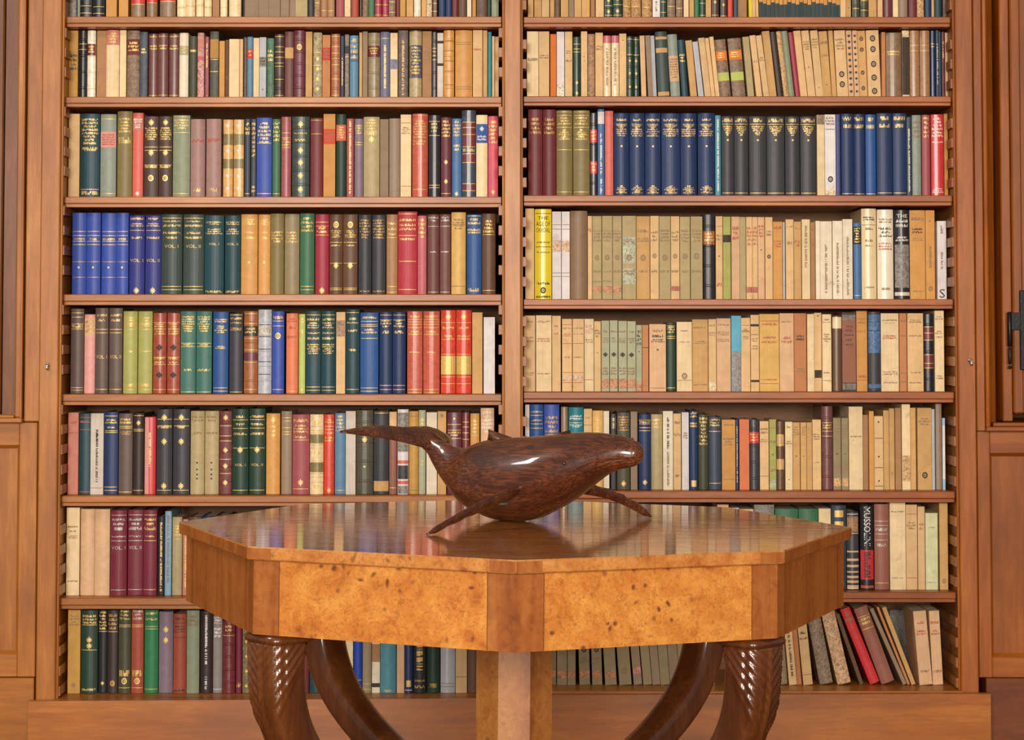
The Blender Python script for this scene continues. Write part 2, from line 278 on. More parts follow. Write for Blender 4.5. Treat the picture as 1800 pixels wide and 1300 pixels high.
# blocks: (row, bay, origin x, origin y) then lines  spans|top|colour finish|marks
BOOKS = r'''
@0 L 100 0
80-160|T|grey m|
165-190|T|gsage c|
190-288,290-388|T|black l|B.84,.93 R5
395-480,495-570|T|otan p|
590-700,715-800,820-945|T|umber l|L.0-.8:red B.8
955-1025,1025-1100,1105-1165,1170-1230|T|cream l|B.72,.84 R4
1235-1290|T|cbrown p|
1295-1350,1365-1460|T|cream l|B.72,.84
1475-1488|T|choc c|
1490-1600,1600-1680,1680-1770|T|taupe p|B.85
@0 L 490 0
16-85,85-135|T|taupe p|
135-230|T|khaki p|
230-280|T|char c|
285-330|T|cbrown m|B.8
330-388,390-445|T|cbrown c|B.75,.9
455-520|T|drose c|
522-570|T|cream p|
575-635|T|rust c|
640-660|T|dbrown l|
662-710|T|umber m|
712-758|T|green c|
760-818,820-868|T|crim l|B.82,.95
870-925|T|umber m|B.8,.92
930-958|T|maroon c|
960-1005|T|must p|
1010-1065|T|tan p|
1070-1125|T|ivory l|
1130-1168|T|tan p|
1170-1213|T|cream m|
1215-1255|T|brown l|B.8,.9
1265-1318,1320-1370|T|navy c|
1372-1420|T|maroon c|
1422-1488|T|brown c|
1490-1525|T|ivory p|
1530-1560|T|otan p|
1565-1648|T|brown m|
1650-1680|T|dgreen c|
1682-1740|T|sage c|
@0 R 910 0
80-125,130-188|T|tan p|
190-250|T|buff p|
255-290|T|tan p|
292-335|T|brown m|
340-400|T|tan p|
402-445|T|taupe p|
447-503,505-570|T|tan p|
575-610|T|cbrown p|
615-680|T|buff p|
685-750,752-825|T|dgreen l|R4 E.75,.9 B.82,.95
830-893,895-975,980-1060|T|mgold m|B.85
1065-1125|T|white p|V.6-.9
1127-1175|T|dgreen l|B.8,.92
1180-1245,1250-1305|T|umber m|B.85
1310-1350|T|cream p|
1355-1393|T|tan p|
1395-1432|T|emer c|
1435-1483|T|dgreen l|B.8,.95
1485-1528|T|tan p|
1530-1590,1600-1655|T|dbrown l|E.8 B.7,.95
1660-1700|T|scar c|
1703-1740|T|dteal c|
@0 R 1290 0
24-100|T|cbrown p|
105-132|T|yellow p|~12
134-160|T|buff p|~10
162-184|T|buff p|~10
186-216,218-248,250-280,282-312,314-344,346-376,378-408,410-440,442-472,474-504,506-536,538-568,570-600,602-632,634-664,666-696,698-728,730-760,762-794,796-828|T|otan p|~14 L.8-1.0:dteal
836-880|T|buff p|
885-925|T|tan p|E.85
930-990,995-1055|T|dolive l|B.75,.88 R4
1060-1125|T|tan p|
1130-1170|T|buff p|
1172-1250|T|plum j|
1252-1293|T|cream p|
1295-1370|T|taupe c|
1375-1440|T|maroon c|
1445-1500|T|tan m|
1505-1555|T|navy c|
1560-1582|T|tan p|
1585-1640|T|dteal c|
1645-1690|T|brown m|
@1 L 100 0
94-167|230|must p|T.35-.6*4/k
172-240|230|black l|R4 B.2,.28
242-308|230|ivory l|L.2-.37:maroon T.23-.34*3 R4
315-390|232|cbrown p|
393-498|236|salm c|L.22-.98:cream T.04-.2*4
500-552|238|cream p|
556-655|240|umber m|L.13-.36:maroon T.17-.32*3
658-722|252|slateb m|T.25-.34*2
725-800,802-884,886-968|265|pbrown l|T.03-.06*1 T.18-.26*2 B.95
972-1044|262|ivory c|L.2-.34:psage T.22-.32*3 B.2
1047-1112|285|dolive c|T.22-.26*1
1116-1168|260|pink m|L.1-.24:salm L.36-.42:rose
1170-1203|288|drose m|V.1-.5
1213-1283|248|dolive m|L.12-.4:mgold B.42,.6
1287-1330|325|otan p|D.3
1332-1362|315|brown p|
1364-1445|310|cream p|
1447-1474|310|buff p|
1477-1503|292|brown m|
1505-1552|290|steel c|L.2-.35:red T.22-.33*2
1555-1602|300|cream p|
1604-1657|295|lgrey p|L.32-.48:grey T.33-.47*3/k D.85/k
1660-1718|300|green m|T.2-.4*3
1721-1799|268|dbrown l|R5 B.04,.2,.28,.36,.45,.5,.7,.95
@1 L 490 0
48-118|248|pbrown c|L.24-.4:tan
122-208|240|plum l|R5 O.25
212-266|250|tan p|
272-342|255|khaki m|E.4,.55,.7,.85 B.3,.5
346-410|278|rtan p|L.2-.4:red T.22-.38*3 D.43
415-486|268|ltan l|R4 B.04,.2,.3,.38,.48,.7,.95
489-520|282|navy c|V.35-.8
523-558|272|taupe m|L.18-.3:char B.35
562-630|280|steel c|L.26-.42:denim T.05-.4*4
636-660|255|tan p|
664-704|250|taupe p|
706-800|258|dkhak l|L.2-.37:maroon T.23-.34*3 R4
803-878|250|vmauve c|V.2-.85 B.1
881-940|258|cream p|P.4-.55:vmauve
945-1025|225|gbrown m|V.15-.95/d
1032-1133|235|goliv l|L.02-.98:khaki L.22-.7:vmauve T.24-.66*9
1136-1210|248|cbrown p|T.3-.45*3/b
1213-1250|250|char l|B.25,.3,.36,.42 R4
1253-1302|258|offwh p|L.12-.16:ink L.46-.5:ink
1305-1388|228|otan l|R4 B.16,.3,.45,.6,.8/b
1395-1531|232|otan c|B.18,.21,.83,.86/b
1535-1612|222|buff p|T.27-.3*1/r
1615-1650|240|tan p|
1653-1684|250|teal c|
1687-1708,1710-1740|288|buff p|
@1 R 910 0
72-165|250|cream p|T.4-.45*1/b
167-250|250|buff p|T.35-.42*2/b
257-305|270|orange p|
308-370|250|white p|P.8-1.0:ivory
373-433|250|buff p|T.28-.34*2/b T.42-.46*1/b
437-498|290|dgreen l|B.12,.2,.25 E.75,.92
500-550|250|buff p|D.38/r D.44/b
552-610|266|cbrown m|
613-674|260|buff p|T.2-.28*2/b
676-738,741-801|280|rose l|L.12-.97:cream V.2-.8/b
803-860|265|buff p|D.1/b
862-909,911-963|288|dgreen l|R5 E.4,.6,.82 B.05,.3
965-1005|280|peach p|~15
1008-1048|280|taupe p|~25
1050-1082|280|lgrey p|~20
1085-1178|250|bgreen c|~24 L.08-.12:tan L.25-.32:tan L.91-.97:tan
1182-1260|270|gsage c|~28 L.34-.74:peach T.38-.7*8/b
1265-1318|315|dteal c|~32 T.25-.4*3
1325-1378|320|tan p|~42
1381-1425|330|lgrey p|~48
1428-1478|300|buff p|~52
1480-1512|300|buff p|~52
1515-1548|292|buff p|~50
1555-1645|310|umber m|~46 L.2-.36:orange T.23-.33*3 L.57-.71:blime
1660-1765|300|umber m|~40 L.2-.36:orange T.23-.33*3 L.57-.71:blime
@1 R 1290 0
68-120|290|khaki p|~42
123-170|280|buff p|~55 T.4-.44*1/b
172-218|282|buff p|~60 T.35-.42*2/b
222-282|245|tan p|~58
286-330|248|choc c|~60
332-370|248|tan m|~62
373-424|235|sage c|~58
428-466|255|crim c|~58
469-526|235|buff p|~57
530-590|235|buff p|~55 T.16-.3*4/b D.55/b
600-660|235|buff p|~47 T.12-.28*4/b D.85/b
671-738|245|tan p|~37 T.15-.2*1/b T.35-.38*1/b D.8/b
746-783|240|tan p|~30
790-878|235|buff p|~25 T.12-.3*4/b O.65/k O.8/k
886-930|240|peach p|~20 X.08,.17,.26,.35,.44,.53,.62,.71,.8,.9
935-974|238|peach p|~18 X.08,.17,.26,.35,.44,.53,.62,.71,.8,.9
977-1040|238|tan p|~18 O.12/k O.28/k O.62/k O.85/k
1042-1142|230|buff p|~18 O.12/k O.28/k O.5/k O.7/k O.9/k
1165-1197|255|rtan p|
1200-1320|260|umber l|T.28-.36*2 B.3
1330-1386|240|cream m|L.1-.95:choc
1390-1466|240|cbrown l|B.22,.3
1470-1550|240|cbrown l|B.22,.3
1556-1590|240|navy l|B.2,.24
1593-1618|240|slateb c|V.2-.8/w
1620-1640|245|dteal c|
1642-1668|250|plum c|V.15-.4
1670-1692|258|buff p|
@2 L 100 180
95-182|90|buff p|
186-340|88|dteal c|T.06-.38*8 T.4-.45*1 B.9 T.92-.97*1
345-470|92|gsage c|L.21-.4:pink T.24-.38*5/r B.06,.95
480-598|70|olive c|T.08-.26*5 T.3-.38*1
601-685|82|coral c|L.06-.2:salm T.07-.19*4/w E.95/w
690-805,808-915|108|dbrown c|E.08,.45 T.14-.3*6 B.38,.42,.6 T.6-.64*1 O.76
918-1054|100|sage c|T.05-.18*4 B.02,.21,.95
1058-1174,1185-1303|132|mrose c|T.25-.3*1/r T.88-.93*1
1315-1394,1400-1480|135|ogold l|E.08,.4,.72,.88/w L.18-.33:olive L.5-.63:olive B.18,.33,.5,.63
1487-1533|130|slateb c|T.05-.22*3 B.95
1537-1578|130|char c|T.05-.5*8/d T.85-.95*2/d
1582-1704|122|royal c|T.06-.34*6 B.32,.95
1707-1771|132|green c|T.04-.3*5 B.95
@2 L 490 180
22-100|115|drose l|B.2,.26,.38 T.27-.37*3
106-245|112|bgreen l|E.1,.42,.57,.73,.9 R5 T.2-.22*1 T.28-.31*1
249-350|122|maroon c|B.03,.2/d
355-449|92|otan p|L.18-.36:scar T.2-.34*4
454-534|92|dgreen c|L.13-.32:coral T.15-.3*5
538-594|128|drose c|V.03-.95
598-668|128|mauve c|T.08-.2*4 B.3,.33
672-798|115|khaki c|T.03-.24*6 E.28 B.2
800-869|132|taupe p|T.08-.14*2/b B.25 T.28-.4*4/b
872-960|125|taupe c|
963-1048|95|cream p|B.1,.86/r T.15-.24*4/b
1055-1180|88|rcoral l|T.08-.3*7 T.32-.38*2 B.02,.9
1185-1279|100|black l|B.08,.25,.85,.88 T.1-.22*3
1283-1365|118|plum c|T.04-.26*5 E.56,.8 B.95
1368-1446|125|denim c|T.03-.24*5 T.33-.42*2 E.95
1448-1560|60|slateb l|L.14-.42:maroon L.5-.6:maroon L.84-.92:maroon B.14,.2,.28,.42,.5,.6,.84,.92 T.44-.48*1
1562-1652|100|cream c|L.11-.34:cobalt E.17/w T.25-.32*2/w
1656-1735|108|hpink c|T.06-.35*6 E.93
@2 R 910 180
82-195,197-302|56|maroon c|T.1-.3*4/d
305-434,438-570|62|olive c|B.02,.06,.2 T.08-.18*3 I.22-.35 B.46,.95
573-628|80|black l|L.2-.36:red T.22-.34*3 L.58-.73:red T.6-.71*3 R4
632-686|52|denim c|L.03-.17:white V.28-.75/w V.8-.97/w
690-757|65|coral c|
760-880,883-1004,1007-1132,1137-1284,1287-1418,1423-1558|84|navy c|T.07-.1*1 S.13-.19 T.19-.29*4 D.4 I.87-.97
1561-1607|100|aqua c|V.05-.95/w
1610-1708|110|char c|T.03-.08*1 B.1 S.12-.25 D.3 B.96
@2 R 1290 180
0-114,119-255,259-400,405-520,525-650|110|char c|T.03-.08*1 B.1 S.12-.25 D.3 B.96
655-715|98|cream p|P.0-.12:umber
718-804|95|white p|T.03-.14*3/b B.18/k O.79/k P.92-1.0:cream
806-842|92|indigo m|
846-941,944-1036|90|navy c|T.04-.09*1 T.13-.18*1 B.97
1040-1122|94|blue c|T.04-.09*1 T.13-.18*1 B.97
1126-1250,1254-1362|85|navy c|T.04-.09*1 T.13-.18*1 B.96
1366-1406|112|slateb c|V.15-.95/w
1410-1481|98|gsage c|T.07-.3*4/b
1485-1550|98|drose c|T.03-.3*5
1555-1656|95|red j|T.04-.29*6/w T.33-.35*1/w T.9-.97*3/w
1660-1690|90|must p|
@3 L 100 355
125-238,240-350,352-472,475-570|85|royal c|B.23,.28,.35,.39 T.31-.34*1 D.67 B.6,.79/d
573-696|105|indigo c|T.03-.06*1 T.1-.15*2 B.19 T.27-.3*1 W.55-.59:VOL._I E.95
700-825|105|indigo c|T.03-.06*1 T.1-.15*2 B.19 T.27-.3*1 W.55-.59:VOL._II E.95
830-996|97|bgreen c|T.08-.1*1 T.13-.16*1 T.22-.25*1 T.28-.31*1 W.38-.42:VOL._I B.05,.9,.94
1000-1166|97|bgreen c|T.08-.1*1 T.13-.16*1 T.22-.25*1 T.28-.31*1 W.38-.42:VOL._II B.05,.9,.94
1170-1325|105|dteal c|T.08-.13*2 T.17-.25*3 W.35-.38:VOL._I T.95-.98*1
1330-1456|105|dteal c|T.08-.13*2 T.17-.25*3 W.35-.38:VOL._II T.95-.98*1
1460-1590,1593-1688|97|otan c|T.06-.14*3 T.22-.24*1 T.28-.31*1 D.6
1691-1798|92|olive c|T.22-.37*4
@3 L 490 355
48-165|95|dkhak c|T.22-.37*4
168-283|90|green c|T.05-.24*4 B.9,.94
288-398|95|crim c|B.1,.15,.26 T.16-.25*2 E.95
402-508,510-625|97|brown c|O.13 T.2-.3*4 B.35 T.38-.4*1 B.61 E.64 B.92,.94
631-734,737-846|100|char c|T.06-.31*7/d T.95-.97*1/d
852-940|97|cbrown c|T.1-.13*1 T.17-.2*1 T.23-.26*1 B.29,.9,.97
943-1096|75|cherry c|T.09-.12*1 T.15-.18*1 T.2-.23*1 B.03,.29 T.32-.35*1 B.6,.94
1099-1170|108|rose c|T.04-.3*5
1175-1270,1274-1360|97|pbrown c|T.03-.1*2/s B.15,.97/s T.46-.48*1/s
1365-1480|82|gold c|T.08-.22*4/b B.15,.9/b
1485-1605|97|blue c|B.02,.2 T.05-.14*2 T.18-.25*2 T.92-.97*1
1608-1715|92|brown c|T.08-.25*4 B.26,.95
@3 R 910 355
60-131|50|buff p|
134-268|55|yellow j|B.05,.42/k W.08-.12:THE W.14-.19:AGE_OF W.21-.26:CHURCHILL T.36-.38*1/b T.47-.49*1/b T.81-.84*1/k O.9/k T.96-.985*1/k
272-344,347-412|75|white p|B.15,.2,.7,.74/b P.33-.46:peach
415-550|70|umber c|
553-588|110|buff p|T.15-.2*1/r
590-664,667-748|110|khaki p|B.18/b T.2-.32*3/b O.5/b T.65-.68*1/b T.77-.8*1/b P.84-.92:rtan
750-823|110|khaki p|B.18/b T.2-.32*3/b O.5/b T.65-.68*1/b P.84-.92:rtan
826-935|110|khaki p|P.25-.57:psage T.28-.32*2/b O.5/b P.63-.82:psage T.65-.72*2/b
938-1044|112|tan p|T.16-.2*1/b T.26-.32*2/b O.5/b T.65-.68*1/b
1047-1115|110|buff p|T.18-.32*3/b O.48/b T.65-.68*1/b
1118-1208|112|khaki p|T.16-.32*4/b O.5/b T.65-.68*1/b
1211-1280|112|buff p|T.18-.32*3/b O.48/b T.65-.68*1/b P.84-.9:rdk
1283-1364,1367-1460|115|khaki p|T.16-.32*4/b O.48/b T.65-.68*1/b
1465-1560|95|black l|L.2-.36:ltan T.22-.33*3 R4
1566-1621|112|buff p|B.12/r T.22-.3*2/b D.48/k T.8-.85*1/r
1624-1685|115|lime p|L.22-.31:ink
1690-1756|115|peach p|T.12-.3*3/r
@3 R 1290 355
46-94|118|khaki p|
96-144,146-188|118|buff p|T.12-.36*5/r P.85-.92:rdk
190-243|118|peach p|T.1-.26*4/r D.4/k
246-305|120|buff p|T.16-.24*2/b O.48/k
308-384|155|otan p|T.06-.1*1/r T.24-.34*3/r
386-404|158|lgrey p|
408-470|138|buff p|T.08-.1*1/b T.28-.32*1/b
473-531|155|tan p|T.08-.1*1/r T.24-.34*2/r
535-600|138|cream p|V.08-.6/b
603-640|160|cbrown p|D.1/k D.3/k
643-678|150|ivory p|
680-774|152|ivory p|V.3-.92/b
778-856|150|ivory p|V.28-.95/b
860-938|135|ivory p|V.22-.95/b
943-1003|165|denim c|L.05-.28:black T.06-.27*6 B.95
1006-1124|52|cream j|T.09-.14*2/k B.18/b T.21-.24*1/b T.34-.37*1/b T.4-.42*1/b T.86-.88*1/b
1130-1258|60|ivory j|T.1-.16*2/b T.2-.32*3/k T.37-.46*3/r T.87-.9*1/b
1265-1385|62|black j|W.05-.09:THE T.11-.21*2/w P.39-.87:grey L.92-.96:offwh T.3-.36*2/w
1388-1512|65|otan p|T.08-.12*1/b T.2-.27*2/k T.31-.35*2/b T.9-.92*1/b
1515-1588|65|otan p|D.12/b V.4-.65/b O.88/b
1605-1678|150|white p|V.06-.16/b V.4-.62/b W.87-.98:S
@4 L 100 530
110-215|55|gbrown c|B.05,.1,.18,.24 T.19-.23*1 B.93,.96
218-303|100|pink c|L.05-.28:peach T.08-.25*3/d
308-412|50|gbrown c|T.07-.1*1 T.13-.16*1 B.25,.29 W.55-.59:VOL._I B.95
416-522|50|gbrown c|T.07-.1*1 T.13-.16*1 B.25,.29 W.55-.59:VOL._II B.95
529-640,642-756|75|lime c|T.07-.2*4 B.16,.22 T.48-.5*1 T.88-.92*1 B.95
762-868,872-975|88|rust l|B.12,.2,.55,.64 T.13-.28*5 X.43,.77 T.55-.58*1 T.6-.63*1 B.95
979-1100,1105-1228|75|tealg c|T.06-.26*7 B.39,.43 T.4-.42*1 T.7-.73*1 B.98
1235-1358|78|blue c|T.09-.14*2 T.17-.27*4 T.42-.46*2 B.93,.97
1366-1474|92|char c|B.02,.98 T.05-.08*1 T.11-.13*1 T.18-.22*2
1480-1590|75|ltan l|L.18-.3:choc L.5-.6:plum T.2-.28*2 B.03,.15,.33,.47,.62,.95 R4
1593-1700|62|lgrey l|R5 B.18,.32,.47,.62,.77/k P.2-.3:offwh
1705-1799|75|royal c|T.06-.1*1 B.12,.18 O.3 B.95
@4 L 490 530
62-155|92|corange c|T.06-.12*2/r T.16-.2*1/r T.28-.32*1/r B.97
158-210|97|blime c|T.05-.12*2 T.2-.26*2 E.95
213-334,337-450|72|dteal c|T.09-.12*1 T.14-.22*3 T.26-.28*1 T.32-.35*1 T.4-.53*5 B.05,.92,.96
455-528|82|buff p|P.1-.3:cbrown
531-641|60|dteal c|T.1-.13*1 T.15-.17*1 T.24-.27*1 T.47-.5*1 B.04,.95
645-790|85|blue c|T.05-.08*1 B.11,.15,.17 T.2-.27*2 B.32,.93,.97
796-898,901-1005|80|navy c|B.04,.1 T.1-.2*3 T.23-.27*1 B.9,.95
1016-1138,1142-1274|75|rcoral l|T.05-.08*1 B.1,.13,.16,.2 T.24-.3*2 T.49-.51*1 B.95,.99
1282-1400,1403-1525|66|scar l|E.08 B.15 T.2-.23*1 T.3-.37*2 L.55-.77:gilt B.53,.8,.88
1529-1612|85|tan p|
1620-1710|122|white p|
@4 R 910 530
48-140|110|buff p|T.07-.1*1/b T.28-.3*1/b T.33-.35*1/r T.75-.8*2/b
145-268|108|cream p|T.07-.1*1/b T.3-.36*2/r T.76-.78*1/b
271-341|112|buff p|T.12-.15*1/b T.22-.25*1/r
350-430|136|buff p|B.08/r T.12-.14*1/b T.2-.25*2/r B.34/r T.52-.54*1/b B.74/r P.78-.86:peach B.88/r
434-524|136|buff p|T.12-.14*1/b T.2-.22*1/b B.34/r T.52-.54*1/b B.74/r P.78-.86:peach B.88/r
528-602|136|cream p|P.08-.2:peach T.28-.34*2/b B.84/r
605-658|155|buff p|T.12-.24*3/b D.45/b
661-725|150|psage p|T.14-.17*1/b T.24-.32*3/b X.48 T.66-.78*3/b P.82-.96:rtan
728-791|148|psage p|T.14-.17*1/b T.24-.32*3/b X.48 T.66-.78*3/b P.82-.96:rtan
796-864|152|psage p|T.14-.17*1/b T.24-.32*3/b X.48 T.66-.78*3/b P.82-.96:rtan
866-933|155|psage p|T.14-.17*1/b T.24-.32*3/b X.48 T.66-.78*3/b P.82-.96:rtan
936-983|185|psage p|T.08-.32*4/k D.4/k P.86-1.0:rtan
985-1035|185|rtan p|B.34/k T.9-.92*1/b
1040-1172|178|peach p|T.08-.12*1/b T.16-.2*1/k T.22-.28*2/k D.38/k B.95/b
1176-1250|165|dgreen c|T.06-.16*3 B.05,.2,.23,.95
1257-1378|160|cream p|T.12-.14*1/b T.28-.3*1/b O.78/b B.84/b
1381-1505|140|tan p|T.1-.13*1/b T.3-.35*2/b T.9-.92*1/b
1508-1570|138|buff p|T.08-.1*1/b T.18-.24*2/b P.86-.98:cream
1573-1685|132|peach p|T.08-.1*1/b T.18-.24*3/b T.28-.33*2/b
1688-1766|112|sky p|P.47-1.0:grey
@4 R 1290 530
56-128|128|buff p|B.1/r T.15-.2*1/b T.25-.3*2/b
131-197|105|buff p|L.12-.15:ink T.25-.27*1/b T.3-.36*2/b T.4-.46*2/b L.85-.88:ink
201-358|98|gold p|T.12-.15*1/r T.29-.32*1/r T.35-.38*1/r T.84-.86*1/r B.09,.9/r
360-473|92|peach p|T.1-.12*1/b T.3-.4*2/r
476-573|92|rtan p|T.28-.36*2/k T.7-.76*2/b
578-634|98|cream p|
637-694|88|buff p|D.04/k L.73-.83:ink
697-769|100|cream p|T.06-.12*2/b T.25-.37*4/b T.75-.77*1/b B.86/b
776-850|110|brown j|L.02-.17:cream
853-963|85|rbrown p|L.0-.1:char L.03-.1:offwh T.17-.19*1/k T.22-.24*1/k T.28-.3*1/k T.34-.36*1/k T.4-.42*1/k L.89-1.0:char L.9-.98:offwh
970-1056|72|otan p|B.1/r T.14-.16*1/r T.24-.27*2/r B.86/r T.8-.84*1/r
1060-1160|78|char c|P.04-.52:denim B.13,.24/k L.25-.27:sky L.91-.96:denim
1163-1305|92|cream p|T.08-.1*1/b T.12-.13*1/b T.28-.34*2/r T.74-.8*2/b T.88-.9*1/b
1309-1365|92|rtan p|T.08-.12*1/b T.28-.3*1/b T.75-.78*1/b T.87-.89*1/b
1369-1495|92|buff p|T.08-.13*2/b T.28-.3*1/b T.75-.77*1/b T.88-.9*1/b
1500-1580|95|black l|L.18-.34:maroon B.17,.25,.34 L.54-.7:maroon B.53,.64,.7 R3
1585-1660|70|cream p|T.07-.12*2/b T.25-.3*2/b T.32-.34*1/b T.8-.86*2/b
@5 L 100 700
90-173|112|salm p|T.1-.14*1/r T.24-.26*1/r
176-268|118|dteal c|B.05,.2,.97/r T.09-.12*1/r
271-374|118|offwh p|V.2-.85/k V.2-.36/k B.92/b
378-489|105|navy c|B.05,.23 T.09-.15*2 T.18-.2*1 B.25,.91,.95
492-602|118|gbrown c|T.06-.14*2 B.16,.18 T.22-.27*2/d B.97
606-693|115|choc c|B.03 E.12 B.2,.22,.95
698-787|145|red j|Q.0-.4:pink V.2-.64/g
792-918,922-1054|82|char c|E.1 B.12,.2 T.19-.23*1 E.38 E.9 B.95
1060-1170,1173-1284|98|khaki c|T.06-.14*2/b T.25-.28*1/b D.62,.7,.76,.81/k
1287-1386|98|maroon m|E.08,.47,.66,.86 B.18,.3,.36,.58,.75 R5
1390-1519|80|dgreen c|T.08-.11*1 B.13,.23 T.17-.2*1 T.28-.31*1 B.46 E.48 W.64-.67:VOL._I B.95
1522-1650|78|dgreen c|T.08-.11*1 B.13,.23 T.17-.2*1 T.28-.31*1 B.46 E.48 W.64-.67:VOL._II B.95
1656-1766|118|otan c|E.08 T.15-.3*3
@5 L 490 700
20-104|100|taupe c|B.08,.12,.2,.25,.28
109-245|125|drose c|T.06-.1*1 T.13-.24*3 B.32 T.27-.3*1 E.85 B.93
248-355|125|cream l|E.1,.48,.9 L.25-.36:olive L.6-.72:olive B.2,.23,.38,.42,.58,.74,.78 R4
358-440|125|scar l|T.06-.12*2 B.15,.19 T.22-.25*1 T.28-.35*2 E.95
445-528|115|steel c|T.03-.24*5 B.95
531-610|100|offwh p|
613-748|92|goliv l|R4 E.35 D.67
752-872|95|char c|B.03,.3 L.84-.96:tan
875-935|105|rbrown c|L.0-.3:buff B.92
940-1027|85|white j|P.04-.5:grey L.6-.64:coral P.66-.82:char L.84-.88:coral P.9-.99:grey
1030-1106|100|must c|B.06,.95/b
1108-1162|92|psage c|T.1-.2*2 T.6-.66*2
1168-1252|110|ivory p|
1256-1325|102|tan p|E.05
1330-1448|108|plum l|D.08 B.15,.22,.32 T.24-.3*2
1451-1510|108|maroon l|B.12,.18,.25,.33
1515-1588|118|otan c|T.08-.3*5
1596-1704|75|peach c|T.04-.3*6/w
@5 R 910 700
58-93|48|white p|
95-204|45|blue c|T.08-.1*1 B.13,.23 T.18-.2*1 B.28
207-330|45|royal c|T.14-.4*5/d
342-398|65|umber j|B.25
402-519|68|teal c|T.1-.16*2/w B.19 T.21-.25*2/w
522-588|82|buff p|T.1-.12*1/b B.2/b
591-675|95|gold c|B.12,.22,.26
678-725|100|ivory p|
735-780|120|char c|L.05-.2:gbrown V.06-.2/w
785-888|110|goliv c|T.05-.25*6/d E.92
893-948|105|taupe p|
956-1052|122|navy c|L.07-.1:olive B.13,.18,.22 T.1-.12*1 E.9
1055-1145|125|khaki c|T.06-.2*3
1148-1228|100|ivory p|V.08-.48/k V.52-.95/b
1231-1292|120|buff p|T.1-.14*1/b T.26-.3*1/b T.8-.84*1/b
1297-1353|110|white p|T.26-.35*3/b
1356-1424|95|navy c|T.02-.1*2 T.15-.22*2 L.88-.96:gilt
1427-1505|125|dolive c|T.04-.42*8
1508-1609|145|slateb c|T.03-.14*3 B.2 B.91
1613-1720|168|otan p|T.06-.09*1/b T.26-.38*3/b B.85/b
1723-1747|165|navy c|V.1-.9
1752-1830|165|corange p|
@5 R 1290 700
121-200|165|char l|L.18-.34:red T.2-.32*3 R4
205-276|180|buff p|T.1-.2*2/b T.26-.32*2/b B.8/b
279-332|165|lime p|B.12/b T.3-.34*1/b D.5/k T.7-.75*1/b P.86-.98:psage
336-398|178|brown l|L.2-.36:tan L.56-.7:tan B.2,.36,.56,.7
405-463|185|cream p|T.06-.09*1/b T.28-.34*2/b D.85/b
466-523|190|tan p|T.06-.2*4/b D.5/k
526-573|190|tan p|T.06-.2*4/b D.5/k
575-618|190|tan p|D.1/b
621-690|168|buff p|T.2-.3*3/b T.6-.62*1/b
694-782|60|pbrown l|B.2,.3,.36 T.22-.28*2 R4
786-848,850-903|155|dkhak p|B.1/b T.14-.28*4/b D.5/k T.65-.75*3/b P.84-.95:tan
908-1018|65|cream p|T.35-.37*1/b
1021-1063|130|cbrown p|T.15-.2*1/b
1066-1104|100|otan p|
1108-1180|140|buff p|D.08/k B.3,.7,.95/k D.55/k D.88/k
1183-1228|95|tan p|
1230-1272|80|tan p|D.8/k
1275-1322|75|cbrown p|
1326-1393|45|cream p|P.6-.9:tan
1396-1440|75|tan p|
1448-1560|75|tan p|T.12-.22*3/b O.82/k
1563-1588|85|lgrey p|
1591-1640|40|taupe c|B.3/r
1645-1668|155|lblue p|L.1-.85:white
@6 L 90 870
120-225|98|cream p|T.21-.23*1/b T.26-.28*1/b T.32-.36*2/b T.83-.85*1/b
233-344|108|peach c|
347-468|108|peach c|
473-603|115|wine c|B.06,.93/s T.1-.13*1/s T.15-.18*1/s T.2-.24*1/s T.3-.32*1/s B.36/s W.42-.46:VOL._I/s
606-726|115|wine c|B.06,.93/s T.1-.13*1/s T.15-.18*1/s T.2-.24*1/s T.3-.32*1/s B.36/s W.42-.46:VOL._II/s
729-838|115|wine c|B.06,.93 T.1-.13*1 T.15-.18*1 T.2-.24*1 T.3-.32*1 B.36
841-900|165|black c|V.08-.95
903-955|125|pblue c|V.05-.85/b
958-1036|172|khaki c|T.1-.25*4 B.28
1040-1085|190|salm c|V.1-.9
1092-1190|170|brown c|?
1193-1300|165|navy c|?
1303-1400|160|brown c|?
1403-1500|172|wine c|?
1503-1600|165|taupe c|?
1603-1700|165|dgreen c|?
1703-1800|165|brown c|?
@6 L 490 870
5-100|160|taupe c|?
103-200|170|navy c|?
203-290|150|brown p|?
293-400|165|dgreen c|?
403-500|160|buff p|?
503-610|170|maroon c|?
613-700|150|tan p|?
703-810|165|char c|?
813-900|160|buff p|?
903-1010|170|brown c|?
1013-1100|150|olive c|?
1103-1210|165|tan p|?
1213-1300|160|navy c|?
1303-1400|170|buff p|?
1403-1500|150|wine c|?
1503-1600|165|taupe c|?
1603-1735|160|tan p|?
@6 R 910 870
60-150|150|tan p|?
153-250|160|brown c|?
253-350|165|buff p|?
353-440|150|navy c|?
443-560|160|cream p|?
563-660|165|dgreen c|?
663-760|150|tan p|?
763-880|160|maroon c|?
883-980|165|buff p|?
983-1100|150|umber c|?
1103-1200|160|cream p|?
1203-1320|165|char c|?
1323-1420|150|buff p|?
1423-1575|160|tan p|?
@6 R 1290 870
-130--40|75|buff p|?
-38-40|100|white p|?
43-155|110|cream p|?
160-320|75|grey m|
325-508,511-665|105|green c|T.3-.36*1
669-765|105|cream p|
768-886|78|slateb c|L.06-.14:gilt L.19-.27:gilt L.88-.95:gilt
890-984|130|char j|B.03,.98 P.06-.26:cbrown L.27-.28:peach L.5-.52:peach L.6-.63:peach L.68-.71:peach L.76-.78:peach L.82-.85:peach L.88-.91:peach L.94-.99:peach
998-1104|80|black j|Y.02-.48:MUSSOLINI/w L.53-.88:red Z.55-.86/k L.95-.98:rdk
